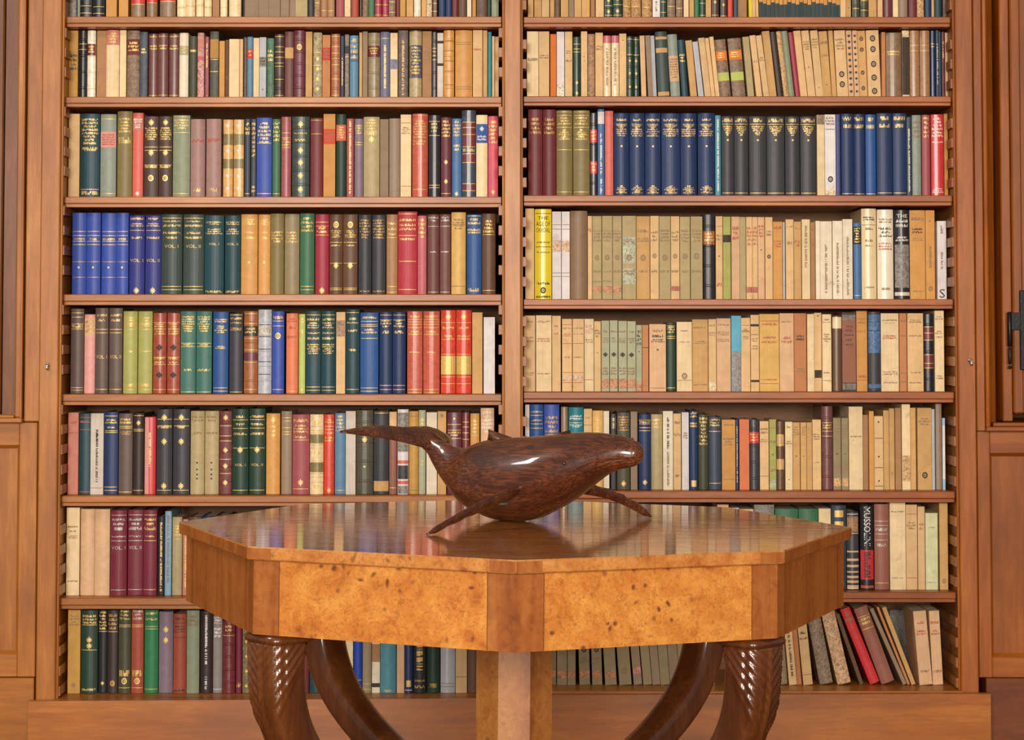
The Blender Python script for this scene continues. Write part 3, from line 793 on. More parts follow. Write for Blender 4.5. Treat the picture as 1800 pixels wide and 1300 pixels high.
1109-1224|68|rbrown c|B.2,.25,.35,.42/s T.28-.32*1/s T.46-.5*1/s B.92
1230-1355|50|cream p|T.1-.12*1/b T.86-.87*1/b
1358-1448|75|buff p|B.11,.86/r T.2-.3*3/b
1452-1508|90|buff p|T.2-.3*2/b
1512-1610|140|pgreen p|T.18-.2*1/b T.9-.91*1/b
1622-1690|60|tan p|O.9/b
@7 L 90 1050
136-235|95|must p|T.06-.2*4/b E.9
240-370|95|dgreen c|T.06-.18*3 B.18 E.36 E.43 B.48 T.94-.97*1
374-446|95|black c|T.02-.25*6 B.26 E.88
450-532|95|choc c|T.05-.25*4/d B.26 O.88/d
536-635|95|dolive c|T.0-.13*3 B.18,.2 O.85 T.72-.8*1 B.93
639-735|95|rust c|T.0-.13*3/s B.18,.2 O.85 T.72-.8*1 B.93
738-848|95|emer c|T.03-.06*1 T.1-.13*1 B.2,.23,.95
852-964|110|mauve c|E.22 E.35
968-1070|125|rust c|T.05-.08*1/k B.12/k T.15-.25*3/k B.3/k T.95-.98*1/k
1075-1175|98|sage c|T.06-.2*3/b
1178-1278|105|choc c|V.05-.4/w V.05-.65/w V.8-.95/w
1281-1354|140|grey c|T.02-.12*3/w T.16-.3*3/w B.95/w
1358-1458|180|maroon l|T.06-.16*2 B.2 R5
1462-1511|180|wine c|T.85-.92*1
1515-1580|170|olive m|E.3,.5,.7,.9
1583-1700|150|bgreen c|?
@7 L 480 1050
-45-90|120|brown c|?
95-200|130|tan c|?
205-285|120|maroon c|?
288-400|120|dteal c|
405-500|120|buff p|?
505-572|130|brown p|?
575-634|120|cream p|
637-706|110|bright c|B.84
709-778|130|dkhak c|B.88,.95
781-846|110|ivory p|L.4-.62:cbrown L.88-.93:ink
849-974|105|aqua c|T.95-.98*1
978-1039|120|peach p|
1042-1106|110|navy j|L.84-.92:gilt B.96
1110-1212|105|black c|Z.05-.72/g T.83-.86*1/d T.9-.94*1/d
1215-1320|105|dgreen c|T.88-.94*1/d
1325-1440|105|lgrey j|B.88,.92/b
1443-1534|120|buff p|B.8/b
1538-1620|110|brown c|?
1623-1720|110|green c|?
@7 R 930 1050
30-80|150|dkhak p|?
82-134|150|dkhak p|?
136-215|130|dkhak p|T.3-.4*2/b P.8-.9:rtan
220-300|130|dkhak p|T.3-.6*4/b P.8-.9:rtan
303-368|130|dkhak p|T.3-.6*3/b P.8-.9:rtan
385-470|130|dkhak p|~14 O.5/k T.62-.7*2/b P.8-.9:rtan
486-566|130|dkhak p|~14 O.5/k T.62-.7*2/b P.8-.9:rtan
572-664|130|dkhak p|~30 P.8-.9:rtan
674-772|130|dkhak p|~40 O.8/b
780-848|130|taupe p|~48 P.75-.85:salm
855-925|130|dkhak p|~48
928-992|130|taupe p|~48
996-1070|130|dkhak p|~45
1074-1150|130|taupe p|~42 ?
1154-1230|130|dkhak p|~38 ?
1245-1310|130|cbrown p|~48
1318-1376|130|sage p|~55
1379-1415|140|peach p|~56 ?
@7 R 1290 1050
228-285|150|sage p|~35
290-385|140|dkhak l|~40 B.5,.75/b
388-450|140|buff p|~46 V.1-.9/k
453-492|140|rtan p|~45
495-570|148|buff p|~52 T.22-.26*1/k T.3-.34*1/k B.85/b
575-682|120|taupe m|~104
688-798|110|peach m|~130
805-838|130|brown p|~190
838-922|85|red c|~240 T.05-.2*2/b
945-1060|75|rbrown c|~222 B.12,.28 T.14-.24*2
1072-1106|85|taupe p|~262
1128-1150|75|rtan p|~243
1168-1205|75|tan p|~232
1415-1518|103|peach p|~48 T.14-.18*1/r T.26-.34*2/r T.8-.84*1/b
1543-1626|103|peach p|~27 T.14-.18*1/r T.26-.34*2/r T.8-.84*1/b
'''

class Book: pass
def parse():
    out = []
    row = bay = ox = oy = None
    for ln in BOOKS.strip().splitlines():
        if ln.startswith('@'):
            a, bay, ox, oy = ln[1:].split(); row = int(a); ox = float(ox); oy = float(oy); continue
        spans, top, cf, marks = (ln.split('|') + [''])[:4]
        cname, fin = cf.split()
        n = spans.count(',') + 1
        for i, sp in enumerate(spans.split(',')):
            import re
            mt = re.match(r'(-?\d+)-(-?\d+)$', sp)
            b = Book(); b.row, b.bay = row, bay
            b.px0 = ox + float(mt.group(1))/4.5; b.px1 = ox + float(mt.group(2))/4.5
            b.pyt = -95.0 - 12*((i*7 + int(b.px0)) % 3) if top == 'T' else oy + float(top)/4.5
            b.col, b.fin = cname, fin; b.marks = marks.split(); b.seti, b.setn = i, n
            b.lean = 0.0; b.hidden = False
            for t in b.marks:
                if t[0] == '~': b.lean = float(t[1:])/4.5
                if t == '?': b.hidden = True
            out.append(b)
    return out

books = parse()
BEDGE = {}
for b in books:
    k = (b.row, b.bay); lo = onY(b.px0, b.pyt, 0).x; hi = onY(b.px1 + max(0, b.lean), b.pyt, 0).x
    e = BEDGE.get(k, (9999, -9999)); BEDGE[k] = (min(e[0], lo), max(e[1], hi))
# ------------------------------------------------------------------ setting
Y_STILE, Y_SHELF, Y_BACK, Y_PLINTH = -0.085, -0.048, 0.26, -0.118
ROWS_T = {'L': [29, 170, 345.5, 517, 692.5, 871, 1050.5, None], 'R': [29.5, 169, 343, 525.5, 688.5, 863, 1040, None]}
ROWS_B = {'L': [47, 187.5, 364, 536, 712, 889.5, 1070.5], 'R': [47, 185.5, 361, 542.5, 707.5, 883, 1058.5]}
ZB = {'L': onY(500, 1218, 0).z, 'R': onY(1300, 1203.5, 0).z}
SHELF_TOP = {b: [onY(900, r, Y_SHELF).z if r else ZB[b] for r in ROWS_T[b]] for b in 'LR'}
SHELF_BOT = {b: [onY(900, r, Y_SHELF).z for r in ROWS_B[b]] for b in 'LR'}
def X(px, Y, py=600): return onY(px, py, Y).x
def Z(py, Y, px=900): return onY(px, py, Y).z
ZTOP = 2.35

def slab(name, px0, px1, z0, z1, Yf, Yb, m, kind='structure', parent=None, bev=.002):
    mb = MB(); mb.box((X(px0, Yf), Yf, z0), (X(px1, Yf), Yb, z1), bev=bev)
    o = mb.build(name, m, parent)
    if parent is None: tag(o, kind=kind)
    return o

fl = MB(); fl.box((-4.5, -11.5, -.05), (4.5, .6, 0)); tag(fl.build('floor', M_floor), 'brown wooden floor in front of the bookcase', kind='structure')
wl = MB(); wl.box((-4.5, .32, 0), (4.5, .42, 3.0)); tag(wl.build('wall_back', M_panel), 'wooden wall behind the bookcase', kind='structure')

# left of the bookcase: panelled wall under a window reveal
ZS_L, ZS_R = Z(742, -.06), Z(757, -.06)
def framed_panel(side, px_stile_a, px_stile_b, px_in, px_out, z_top, z_rail_b, z_pan_b, z_bot):
    mb = MB(); Yp = -.055
    mb.box((X(px_stile_a, Yp), Yp, z_bot), (X(px_stile_b, Yp), .31, z_top), 0, bev=.002)
    xa, xb = sorted((X(px_in, Yp), X(px_out, Yp)))
    mb.box((xa, Yp+.001, z_rail_b), (xb, .31, z_top), 1, bev=.002)
    mb.box((xa, Yp+.001, z_bot), (xb, .31, z_pan_b), 1, bev=.002)
    mb.box((xa, Yp+.018, z_pan_b-.002), (xb, .31, z_rail_b+.002), 2)
    # small moulding round the sunk field
    e = X(px_in, Yp); d = .008 if px_out > px_in else -.008
    mb.prism([(e, Yp+.004), (e+d, Yp+.016), (e, Yp+.018)], 'z', z_pan_b, z_rail_b, 0)
    mb.prism([(Yp+.004, z_rail_b), (Yp+.018, z_rail_b), (Yp+.016, z_rail_b-.008)], 'x', xa, xb, 1)
    mb.prism([(Yp+.004, z_pan_b), (Yp+.016, z_pan_b+.008), (Yp+.018, z_pan_b)], 'x', xa, xb, 1)
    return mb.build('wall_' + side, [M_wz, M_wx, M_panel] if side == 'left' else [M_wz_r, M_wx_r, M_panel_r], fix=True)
tag(framed_panel('left', 36, 67.5, 36, -420, ZS_L, Z(783, -.06), Z(1150, -.06), Z(1190, -.06)), 'panelled cherry wood wall below the left window', kind='structure')
tag(framed_panel('right', 1715.5, 1738, 1738, 2220, ZS_R, Z(797, -.06), Z(1155, -.06), Z(1191, -.06)), 'panelled cherry wood wall below the right window', kind='structure')
slab('baseboard_left', -420, 66, 0, Z(1191, -.06), -.062, .31, M_wx)
slab('baseboard_right', 1727, 2220, 0, Z(1192, -.05), -.04, .31, M_dark)

def window_left():
    e = empty('window_1', (X(0, -.06), -.06, ZS_L)); tag(e, 'window reveal of dark polished wood left of the bookcase', kind='structure')
    L = Matrix.Translation(-e.location)
    def part(n, m, fn):
        mb = MB(); fn(mb); mb.v = [tuple(L @ Vector(v)) for v in mb.v]; return mb.build(n, m, e, fix=True)
    z0, z1 = ZS_L, ZTOP
    part('jamb', M_wz, lambda b: b.box((X(43, -.065), -.065, z0+.002), (X(72, -.065), .31, z1), bev=.003))
    part('casing', M_wz, lambda b: [b.box((X(26, -.075), -.075, z0+.012), (X(38.5, -.075), .31, z1), bev=.004),
                                    b.box((X(36, -.083), -.083, z0+.012), (X(39, -.083), -.07, z1), bev=.001)])
    part('reveal', M_reveal, lambda b: [b.box((X(5, -.02), -.02, z0+.02), (X(27, -.02), .31, z1)),
                                        b.box((X(-420, .0), .06, z0+.02), (X(4, .0), .31, z1)),
                                        b.box((X(-30, .0), 0, z0+.02), (X(2, .0), .08, z1), bev=.004)])
    part('sill', M_wx, lambda b: [b.box((X(-420, -.08), -.085, z0), (X(40, -.08), .31, z0+.012), bev=.002),
                                  b.box((X(-420, -.07), -.07, z0+.012), (X(26, -.07), .31, z0+.02), bev=.002)])
window_left()

M_iron, nt, b_ = mat('black_iron'); b_.inputs['Base Color'].default_value = (.012, .012, .014, 1); b_.inputs['Metallic'].default_value = .6; b_.inputs['Roughness'].default_value = .38
g_ = G(nt); g_.l(g_.bump(g_.noise(g_.pos(), 120, 4), .5, .001), b_.inputs['Normal'])
M_steel, nt, b_ = mat('bright_steel'); b_.inputs['Base Color'].default_value = (.75, .74, .72, 1); b_.inputs['Metallic'].default_value = 1; b_.inputs['Roughness'].default_value = .25
g_ = G(nt); g_.l(g_.bump(g_.noise(g_.pos(), 300, 3), .2, .0005), b_.inputs['Normal'])

def window_right():
    e = empty('window_2', (X(1800, -.06), -.06, ZS_R)); tag(e, 'window frame with iron hinge right of the bookcase', kind='structure')
    L = Matrix.Translation(-e.location)
    def part(n, m, fn, par=None):
        mb = MB(); fn(mb); mb.v = [tuple(L @ Vector(v)) for v in mb.v]; return mb.build(n, m, par or e, fix=True)
    z0, z1 = ZS_R, ZTOP
    part('jamb', M_wz_r, lambda b: [b.box((X(1715.8, -.075), -.075, z0), (X(1730.5, -.075), .31, z1), bev=.002)])
    def casing(b):
        xs = X(1731, -.08)
        prof = [(xs, -.06), (xs+.002, -.082), (xs+.008, -.086), (xs+.013, -.080), (xs+.015, -.055), (xs+.028, -.02), (xs+.046, .0), (xs+.046, .31), (xs, .31)]
        b.prism(prof, 'z', z0+.012, z1)
    part('casing', M_wz_r, casing)
    part('frame', M_wz_r, lambda b: b.box((X(1761, -.04), -.045, z0+.024), (X(1778.5, -.04), .31, z1), bev=.003))
    def sash(b):
        b.box((X(1781, -.05), -.05, z0+.045), (X(1799, -.05), .0, z1), bev=.004)
        b.box((X(1798, -.03), -.03, z0+.075), (X(2200, -.03), .0, z1))
        b.box((X(1798, -.05), -.049, z0+.045), (X(2200, -.05), .0, z0+.075), bev=.003)
    part('sash', M_panel_r, sash)
    part('sill', M_wx_r, lambda b: [b.box((X(1732, -.085), -.088, z0), (X(2220, -.085), .31, z0+.012), bev=.002), b.box((X(1744, -.07), -.07, z0+.012), (X(2220, -.07), .31, z0+.022), bev=.002)])
    def hinge(b):
        Y = -.062; xc = X(1775, Y)
        def cyl(za, zb, r):
            b.loft([[(xc+r*k*math.cos(a*math.pi/6), Y+r*k*math.sin(a*math.pi/6), z) for a in range(12)] for z, k in ((za, .7), (za+.002, 1), (zb-.002, 1), (zb, .7))])
        cyl(Z(609, Y), Z(548, Y), .0062); cyl(Z(640, Y), Z(610, Y), .0045); b.sphere((xc, Y, Z(645, Y)), .005)
        b.box((X(1777, Y), Y+.006, Z(580, Y)), (X(1796, Y), Y+.012, Z(549, Y)), bev=.001)
        b.box((X(1794, Y), Y+.005, Z(650, Y)), (X(1818, Y), Y+.012, Z(510, Y)), bev=.002)
    h = part('hinge', M_iron, hinge); h['label'] = 'black iron hinge'
window_right()

# ------------------------------------------------------------------ bookcase
BC = empty('bookcase', (0, 0, 0))
tag(BC, 'large built-in cherry wood bookcase of two bays filled with old books', 'bookcase')
def bpart(name, m, fn, **k):
    mb = MB(); fn(mb); return mb.build(name, m, BC, fix=k.get('fix', True))
zpl = Z(1240, Y_PLINTH)
bpart('stile', M_wz, lambda b: [b.box((X(69, Y_STILE), Y_STILE, zpl), (X(103, Y_STILE), .31, ZTOP), bev=.003), b.box((X(102.6, Y_STILE), Y_STILE+.008, zpl), (X(107, Y_STILE), -.066, ZTOP), bev=.002), b.box((X(67.2, Y_STILE), Y_STILE+.012, zpl), (X(69.6, Y_STILE), .3, ZTOP), bev=.001)])
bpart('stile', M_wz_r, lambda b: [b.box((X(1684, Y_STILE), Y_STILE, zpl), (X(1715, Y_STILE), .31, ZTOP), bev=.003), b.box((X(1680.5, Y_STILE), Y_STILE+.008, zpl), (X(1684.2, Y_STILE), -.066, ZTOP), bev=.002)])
bpart('centre_post', M_wz, lambda b: [b.box((X(886, Y_STILE), Y_STILE, zpl), (X(916, Y_STILE), .31, ZTOP), bev=.003), b.box((X(882.5, Y_STILE), Y_STILE+.01, zpl), (X(886.3, Y_STILE), -.066, ZTOP), bev=.002), b.box((X(915.7, Y_STILE), Y_STILE+.01, zpl), (X(919, Y_STILE), -.066, ZTOP), bev=.002)])
def plinth(b):
    Yp = Y_PLINTH
    xs = [(56, 1232), (500, 1229), (870, 1226.5), (960, 1221), (1735, 1219)]
    top = [(X(p, Yp), Z(r, Yp)) for p, r in xs]
    b.prism([(top[0][0], .0)] + [(top[-1][0], .0)] + top[::-1], 'y', Yp, Yp+.024)
bpart('plinth', M_plinth, plinth)
bpart('back_panel', M_back, lambda b: b.box((X(104, -.07), Y_BACK, .05), (X(1683, -.07), .3, ZTOP)))
GAP = {}
BAYX = {'L': (X(104.5, -.07), X(883.5, -.07)), 'R': (X(918.5, -.07), X(1682, -.07))}
for bay in 'LR':
    xa, xb = BAYX[bay]
    bpart('bottom_board', M_shelf, lambda b: b.box((xa-.004, Y_PLINTH+.0242, ZB[bay]-.03), (xb+.004, Y_BACK, ZB[bay]), bev=.002))
    for k in range(7):
        zt, zb = SHELF_TOP[bay][k], SHELF_BOT[bay][k]
        def shelf(b):
            Y = Y_SHELF; h = zt - zb
            prof = [(Y, zt-.002), (Y+.002, zt), (Y_BACK, zt), (Y_BACK, zb), (Y+.006, zb), (Y+.0045, zb+.001), (Y+.0045, zb+.3*h), (Y+.0015, zb+.36*h), (Y, zb+.42*h)]
            b.prism(prof, 'x', xa+.004, xb-.004)
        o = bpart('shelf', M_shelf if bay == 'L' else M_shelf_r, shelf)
    for sd, fnc in (('a', min), ('b', max)):
        GAP[bay, sd] = []
        for k in range(8):
            e = [BEDGE[k, bay][0 if sd == 'a' else 1]]
            GAP[bay, sd].append((e[0] - xa) if sd == 'a' else (xb - e[0]))
    # notched support strips: level cleats between which the shelves slip
    for sd, xw, s in (('a', xa, 1), ('b', xb, -1)):
        def strip(b):
            per = .0524; z = ZB[bay] + .004
            b.box((xw - s*.006, -.066, ZB[bay]), (xw + s*.001, Y_BACK, ZTOP))
            i = 0
            while z < ZTOP - .03:
                if not any(SHELF_BOT[bay][k] - .022 < z < SHELF_TOP[bay][k] + .002 for k in range(7)):
                    b.box((xw, -.072, z), (xw + s*.011, -.052, z+.026), bev=.001)
                    g = GAP[bay, sd][min(k for k in range(8) if SHELF_TOP[bay][k] <= z + .01)]
                    b.box((xw, -.0515, z+.001), (xw + s*.010, -.014, z+.0255), bev=.001)
                    if g > .003: b.box((xw, -.0135, z+.0015), (xw + s*min(.010, g-.0012), .25, z+.025))
                z += per; i += 1
        bpart('notched_strip', M_strip, strip)
for px, py, sd in ((84, 645, 'l'), (1705, 637, 'r')):
    def hook(b):
        c = onY(px, py-4, Y_STILE); r = .0042
        b.sphere((c.x, Y_STILE-.002, c.z), .0062, sc=(1, .6, 1), n=12)
        pts = [(0, -.002, 0), (0, -.012, 0), (.0008, -.016, -.004), (.0016, -.015, -.010), (.002, -.012, -.014)]
        pts = [Vector((c.x + p[0], Y_STILE + p[1], c.z + p[2])) for p in pts]
        rr = [.0035, .003, .0034, .0032, .002]
        b.loft([[(p.x + k*math.cos(a*math.pi/4), p.y + (0 if i < 2 else k*math.sin(a*math.pi/4)*.8), p.z + (k*math.sin(a*math.pi/4) if i < 2 else k*.2*math.sin(a*math.pi/4))) for a in range(8)] for i, (p, k) in enumerate(zip(pts, rr))])
    h = bpart('latch_knob', M_steel, hook); h['label'] = 'small bright metal latch knob'
# ------------------------------------------------------------------ table
RT, YT = .600, -1.80
ZT = 1.09 - .326
ROLL = math.radians(.45)
TB = empty('octagonal_table', (0, YT, 0), (0, ROLL, 0))
tag(TB, 'octagonal burl wood library table with carved curved legs before the bookcase', 'table')
TM = Matrix.Translation((0, YT, 0)) @ Matrix.Rotation(ROLL, 4, 'Y')

def veneer(name, dark, mid, light, spots, rough, coat, crough, axis=None, sc=1.0, refl=None):
    m, nt, b = mat(name); g = G(nt); p = g.pos(False)
    n1 = g.noise(p, 9*sc, 6, .62, 1.6); n2 = g.noise(p, 34*sc, 5, .7, 1.2)
    if axis: n1 = g.noise(g.mapv(p, axis), 1, 5, .6, .6)
    f = g.math('ADD', g.math('MULTIPLY', n1, .58), g.math('MULTIPLY', n2, .42))
    c = g.ramp(f, [(.32, srgb(dark)), (.46, srgb(mid)), (.64, srgb(light))])
    if spots:
        v = g.n('ShaderNodeTexVoronoi'); v.inputs['Scale'].default_value = 46
        pv = g.n('ShaderNodeVectorMath', operation='ADD'); g.l(p, pv.inputs[0])
        nn = g.n('ShaderNodeTexNoise'); nn.inputs['Scale'].default_value = 20; g.l(p, nn.inputs['Vector'])
        sc_ = g.n('ShaderNodeVectorMath', operation='SCALE'); sc_.inputs['Scale'].default_value = .03; g.l(nn.outputs['Color'], sc_.inputs[0])
        g.l(sc_.outputs[0], pv.inputs[1]); g.l(pv.outputs[0], v.inputs['Vector'])
        zone = g.ramp(g.noise(p, 7, 3, .5), [(.40, (0,)*3), (.54, (1,)*3)])
        sp = g.ramp(v.outputs['Distance'], [(.10, (1,)*3), (.26, (0,)*3)])
        c = g.mix(g.math('MULTIPLY', g.math('MULTIPLY', sp, zone), spots), c, srgb('5a2a10'))
        fine = g.ramp(g.noise(p, 120, 5, .75, 1.6), [(.50, (0,)*3), (.66, (.7,)*3)])
        c = g.mix(fine, c, srgb('8a4a1c'))
    g.l(c, b.inputs['Base Color']); b.inputs['Roughness'].default_value = rough
    b.inputs['Coat Weight'].default_value = coat; b.inputs['Coat Roughness'].default_value = crough
    return m, g, b
M_burl, g, b = veneer('burl_veneer', '8f4512', 'bf742a', 'd69442', .9, .4, .4, .15)
M_strait, g, b = veneer('straight_veneer', '6a3410', '904e1c', 'ab6a2e', 0, .38, .4, .15, (26, 26, 2.2))
M_side, g, b = veneer('edge_veneer', '90490f', 'b87232', 'cc8f48', .6, .38, .4, .15)
M_top, g, b = veneer('table_top_polish', '84481a', 'b0692c', 'cc8c48', .35, .3, 1.0, .05, (3, 30, 10))
nn = g.noise(g.mapv(g.pos(False), (3, 90, 3)), 1, 3, .6)
g.l(g.bump(nn, .10, .002), b.inputs['Coat Normal'])
M_leg = wood('dark_carved_wood', '3c1c0a', '5e3013', '7c4820', axis='z', scale=1.6, rough=.3, coat=.8, coat_rough=.09, knots=False)
M_col, g, b = veneer('column_veneer', '784016', '9c5f26', 'b47a3a', .5, .36, .4, .15, (18, 18, 3))

def octa(r, z): return [(r*math.sin(math.radians(45*k)), -r*math.cos(math.radians(45*k)), z) for k in range(8)]
def tpart(name, m, mb, par=None, fix=True): return mb.build(name, m, par or TB, fix=fix)
top = MB()
rings = [octa(RT-.020, ZT-.021), octa(RT-.002, ZT-.0208), octa(RT, ZT-.019), octa(RT, ZT-.002), octa(RT-.002, ZT)]
top.loft(rings, 0, smooth=False, cap=False)
top.add(octa(RT-.002, ZT), [tuple(range(8))], 1); top.add(octa(RT-.020, ZT-.021), [tuple(range(7, -1, -1))], 0)
q8 = octa(RT, 0)
for k in range(8):                               # cross-banded ends of the edge veneer, brown on the side edges
    a, c = Vector(q8[k]), Vector(q8[(k+1) % 8]); d = (c-a).normalized(); ln = (c-a).length; nrm = Vector((d.y, -d.x, 0))*.0002
    for t0, t1 in (((.0005, .043), (ln-.043, ln-.0005)) if k not in (1, 2, 5, 6) else ((.0005, ln-.0005),)):
        p, q = a + d*t0 + nrm, a + d*t1 + nrm
        top.add([(p.x, p.y, ZT-.0188), (q.x, q.y, ZT-.0188), (q.x, q.y, ZT-.0022), (p.x, p.y, ZT-.0022)], [(0, 1, 2, 3)], 2)
tpart('table_top', [M_side, M_top, M_strait], top, fix=False)
AP = MB(); ra = RT-.014; za, zc = ZT-.021-.118, ZT-.0212
po, pi = octa(ra, 0), octa(ra-.022, 0)
for k in range(8):
    a, c = Vector(po[k]), Vector(po[(k+1) % 8]); ia, ic = Vector(pi[k]), Vector(pi[(k+1) % 8])
    ln = (c-a).length; q = .046/ln
    cuts = [0, q, 1-q, 1]
    for i in range(3):
        s, e = a.lerp(c, cuts[i]), a.lerp(c, cuts[i+1])
        AP.add([(s.x, s.y, za), (e.x, e.y, za), (e.x, e.y, zc), (s.x, s.y, zc)], [(0, 1, 2, 3)], 1 if i != 1 or k in (1, 2, 5, 6) else 0)
    AP.add([(ia.x, ia.y, za), (ic.x, ic.y, za), (ic.x, ic.y, zc), (ia.x, ia.y, zc)], [(3, 2, 1, 0)], 1)
    AP.add([(a.x, a.y, za), (c.x, c.y, za), (ic.x, ic.y, za), (ia.x, ia.y, za)], [(3, 2, 1, 0)], 1)
for k in range(8):                               # dark stringing lines where the veneers meet
    a, c = Vector(po[k]), Vector(po[(k+1) % 8]); d = (c-a).normalized(); nrm = Vector((d.y, -d.x, 0))*.0003
    for t in (.046, (c-a).length-.046):
        p, q = a + d*(t-.0007) + nrm, a + d*(t+.0007) + nrm
        AP.add([(p.x, p.y, za+.001), (q.x, q.y, za+.001), (q.x, q.y, zc-.001), (p.x, p.y, zc-.001)], [(0, 1, 2, 3)], 2)
M_line, _, b_ = mat('stringing_line'); b_.inputs['Base Color'].default_value = srgb('6b3c18'); b_.inputs['Roughness'].default_value = .4
tpart('apron', [M_burl, M_strait, M_line], AP, fix=False)
col = MB(); rc = .0725
def oct2(r, z): return [(r*math.sin(math.radians(22.5+45*k)), -r*math.cos(math.radians(22.5+45*k)), z) for k in range(8)]
col.loft([oct2(rc, .10), oct2(rc, za)], 0, smooth=False)
tpart('column', M_col, col)
base = MB()
base.loft([octa(.33, 0), octa(.33, .05), octa(.315, .062), octa(.30, .066)], 0, smooth=False)
base.loft([oct2(.15, .066), oct2(.15, .085), oct2(.10, .10), oct2(.10, .11)], 0, smooth=False)
tpart('base', M_strait, base)
under = MB()
for k in range(4):
    A = math.radians(45+90*k)
    under.box((-.035, .06, za-.010), (.035, ra*.93-.03, za+.004), M=Matrix.Rotation(A, 4, 'Z'))
tpart('cross_brace', M_leg, under)

def leg(ang):
    """curved horn leg, carved with leaves on its upper outer face"""
    e = (math.sin(ang), -math.cos(ang)); nrm = (math.cos(ang), math.sin(ang))
    mb = MB(); rings = []; N = 210; K = 72
    L = za - .016
    A_, P_N, DE = 9.15, 3.1, .383                 # the leg sweeps in faster and faster till it meets the column
    ds = [0.0]; k0 = 0.0
    for q in range(1, 2001): ds.append(ds[-1] + DE/2000*math.hypot(1, A_*P_N*(DE*q/2000)**(P_N-1)))
    q = 0
    for i in range(N+1):
        while q < 2000 and ds[q] < ds[-1]*i/N: q += 1
        d = DE*q/2000
        r = .535 - A_*d**P_N; dr = -A_*P_N*d**(P_N-1)
        tz = Vector((dr, -1.0)).normalized()      # along the leg in (r, z)
        nz = Vector((-tz.y, tz.x))                # outward normal in (r, z)
        hw = .0365 - .016*min(d, .15) - .030*max(0, min(d, .30)-.15)
        ring = []
        for j in range(K):
            a = 2*math.pi*j/K
            ca, sa = math.cos(a), math.sin(a)
            p = 4.0
            rr = hw / (abs(ca)**p + abs(sa)**p)**(1/p)
            # carved leaf: chevrons around the outer half, fading down to a point
            al = (a + math.pi) % (2*math.pi) - math.pi
            fade = max(0, 1 - d/.17)
            if abs(al) < 2.2 and fade > 0:
                edge = max(0, 1 - abs(al)/2.2)
                leaf = min(1, 4.0*max(0, (1 - d/.165)*1.5 - abs(al)/1.9))
                s = math.sin(2*math.pi*(d + abs(al)*.046)/.0165)
                rr += leaf*(.0046 + .0021*s*min(1, abs(al)/.15) + .0022*math.exp(-(al/.10)**2) - .0022*math.exp(-((abs(al)-.22)/.07)**2) - .003*math.exp(-((abs(al)-1.15)/.06)**2))
            u, v = rr*ca, rr*sa
            R = r + u*nz.x; z = L - d + u*nz.y
            ring.append((R*e[0] + v*nrm[0], R*e[1] + v*nrm[1], z))
        rings.append(ring)
    mb.loft(rings, 0, smooth=True)
    return mb
caps = []
for k in range(4):
    A = math.radians(45+90*k)
    o = tpart('leg', M_leg, leg(A))
    cp = MB(); c = (.532*math.sin(A), -.532*math.cos(A))
    R_ = Matrix.Translation((c[0], c[1], 0)) @ Matrix.Rotation(A, 4, 'Z')
    def sq(r, z, p=5.0):
        out = []
        for j in range(32):
            a = 2*math.pi*j/32; q = r/(abs(math.cos(a))**p + abs(math.sin(a))**p)**(1/p)
            out.append(tuple(R_ @ Vector((q*math.cos(a), q*math.sin(a), z))))
        return out
    cp.loft([sq(.040, za-.016), sq(.046, za-.013), sq(.0465, za-.008), sq(.044, za-.004), sq(.038, za+.001)], 0, smooth=True)
    co = cp.build('cap', M_leg, o, fix=True)

# ------------------------------------------------------------------ whale
def onTop(px, py):                               # point of the slightly tilted table top
    d = ray(px, py); n = TM.to_3x3() @ Vector((0, 0, 1)); p0 = TM @ Vector((0, 0, ZT))
    return CAM + d * ((p0 - CAM).dot(n) / d.dot(n))
def zp(x, y): return (590 + x/3.1034, 720 + y/3.1034)
BEL = onTop(*zp(985, 606)) + Vector((0, 0, .0072))
YAW = math.radians(33)
HD = Vector((math.cos(YAW), -math.sin(YAW), 0)); LT = Vector((math.sin(YAW), math.cos(YAW), 0))
def onP(x, y, off=0.0):                          # on the whale's own upright mid-plane (shifted sideways by off)
    px, py = zp(x, y); d = ray(px, py); o = BEL + LT*off
    return CAM + d * ((o - CAM).dot(LT) / d.dot(LT))

def rose(name):
    m, nt, b = mat(name); g = G(nt); p = g.pos(False)
    q = g.n('ShaderNodeVectorRotate', rotation_type='Z_AXIS'); q.inputs['Angle'].default_value = YAW; g.l(p, q.inputs['Vector'])
    v = g.mapv(q.outputs[0], (4, 17, 17))
    n1 = g.noise(v, 1, 5, .6, 1.5); n2 = g.noise(g.mapv(q.outputs[0], (22, 330, 330)), 1, 3, .6, .4)
    c = g.ramp(n1, [(.3, srgb('3c1a0c')), (.5, srgb('60301a')), (.7, srgb('7d4524'))])
    c = g.mix(g.ramp(n2, [(.44, (.75,)*3), (.6, (0,)*3)]), c, srgb('2c1208'))
    g.l(c, b.inputs['Base Color']); b.inputs['Roughness'].default_value = .36; b.inputs['Specular IOR Level'].default_value = .3
    b.inputs['Coat Weight'].default_value = .7; b.inputs['Coat Roughness'].default_value = .07
    return m
M_whale = rose('polished_rosewood')
WH = empty('whale_sculpture', BEL)
tag(WH, 'polished dark wood humpback whale carving standing on the octagonal table', 'sculpture')
WI = Matrix.Translation(-BEL)
def wpart(name, mb, fix=True, m=None, par=None):
    mb.v = [tuple(WI @ Vector(v)) for v in mb.v]
    return mb.build(name, m or M_whale, par or WH, fix=fix)
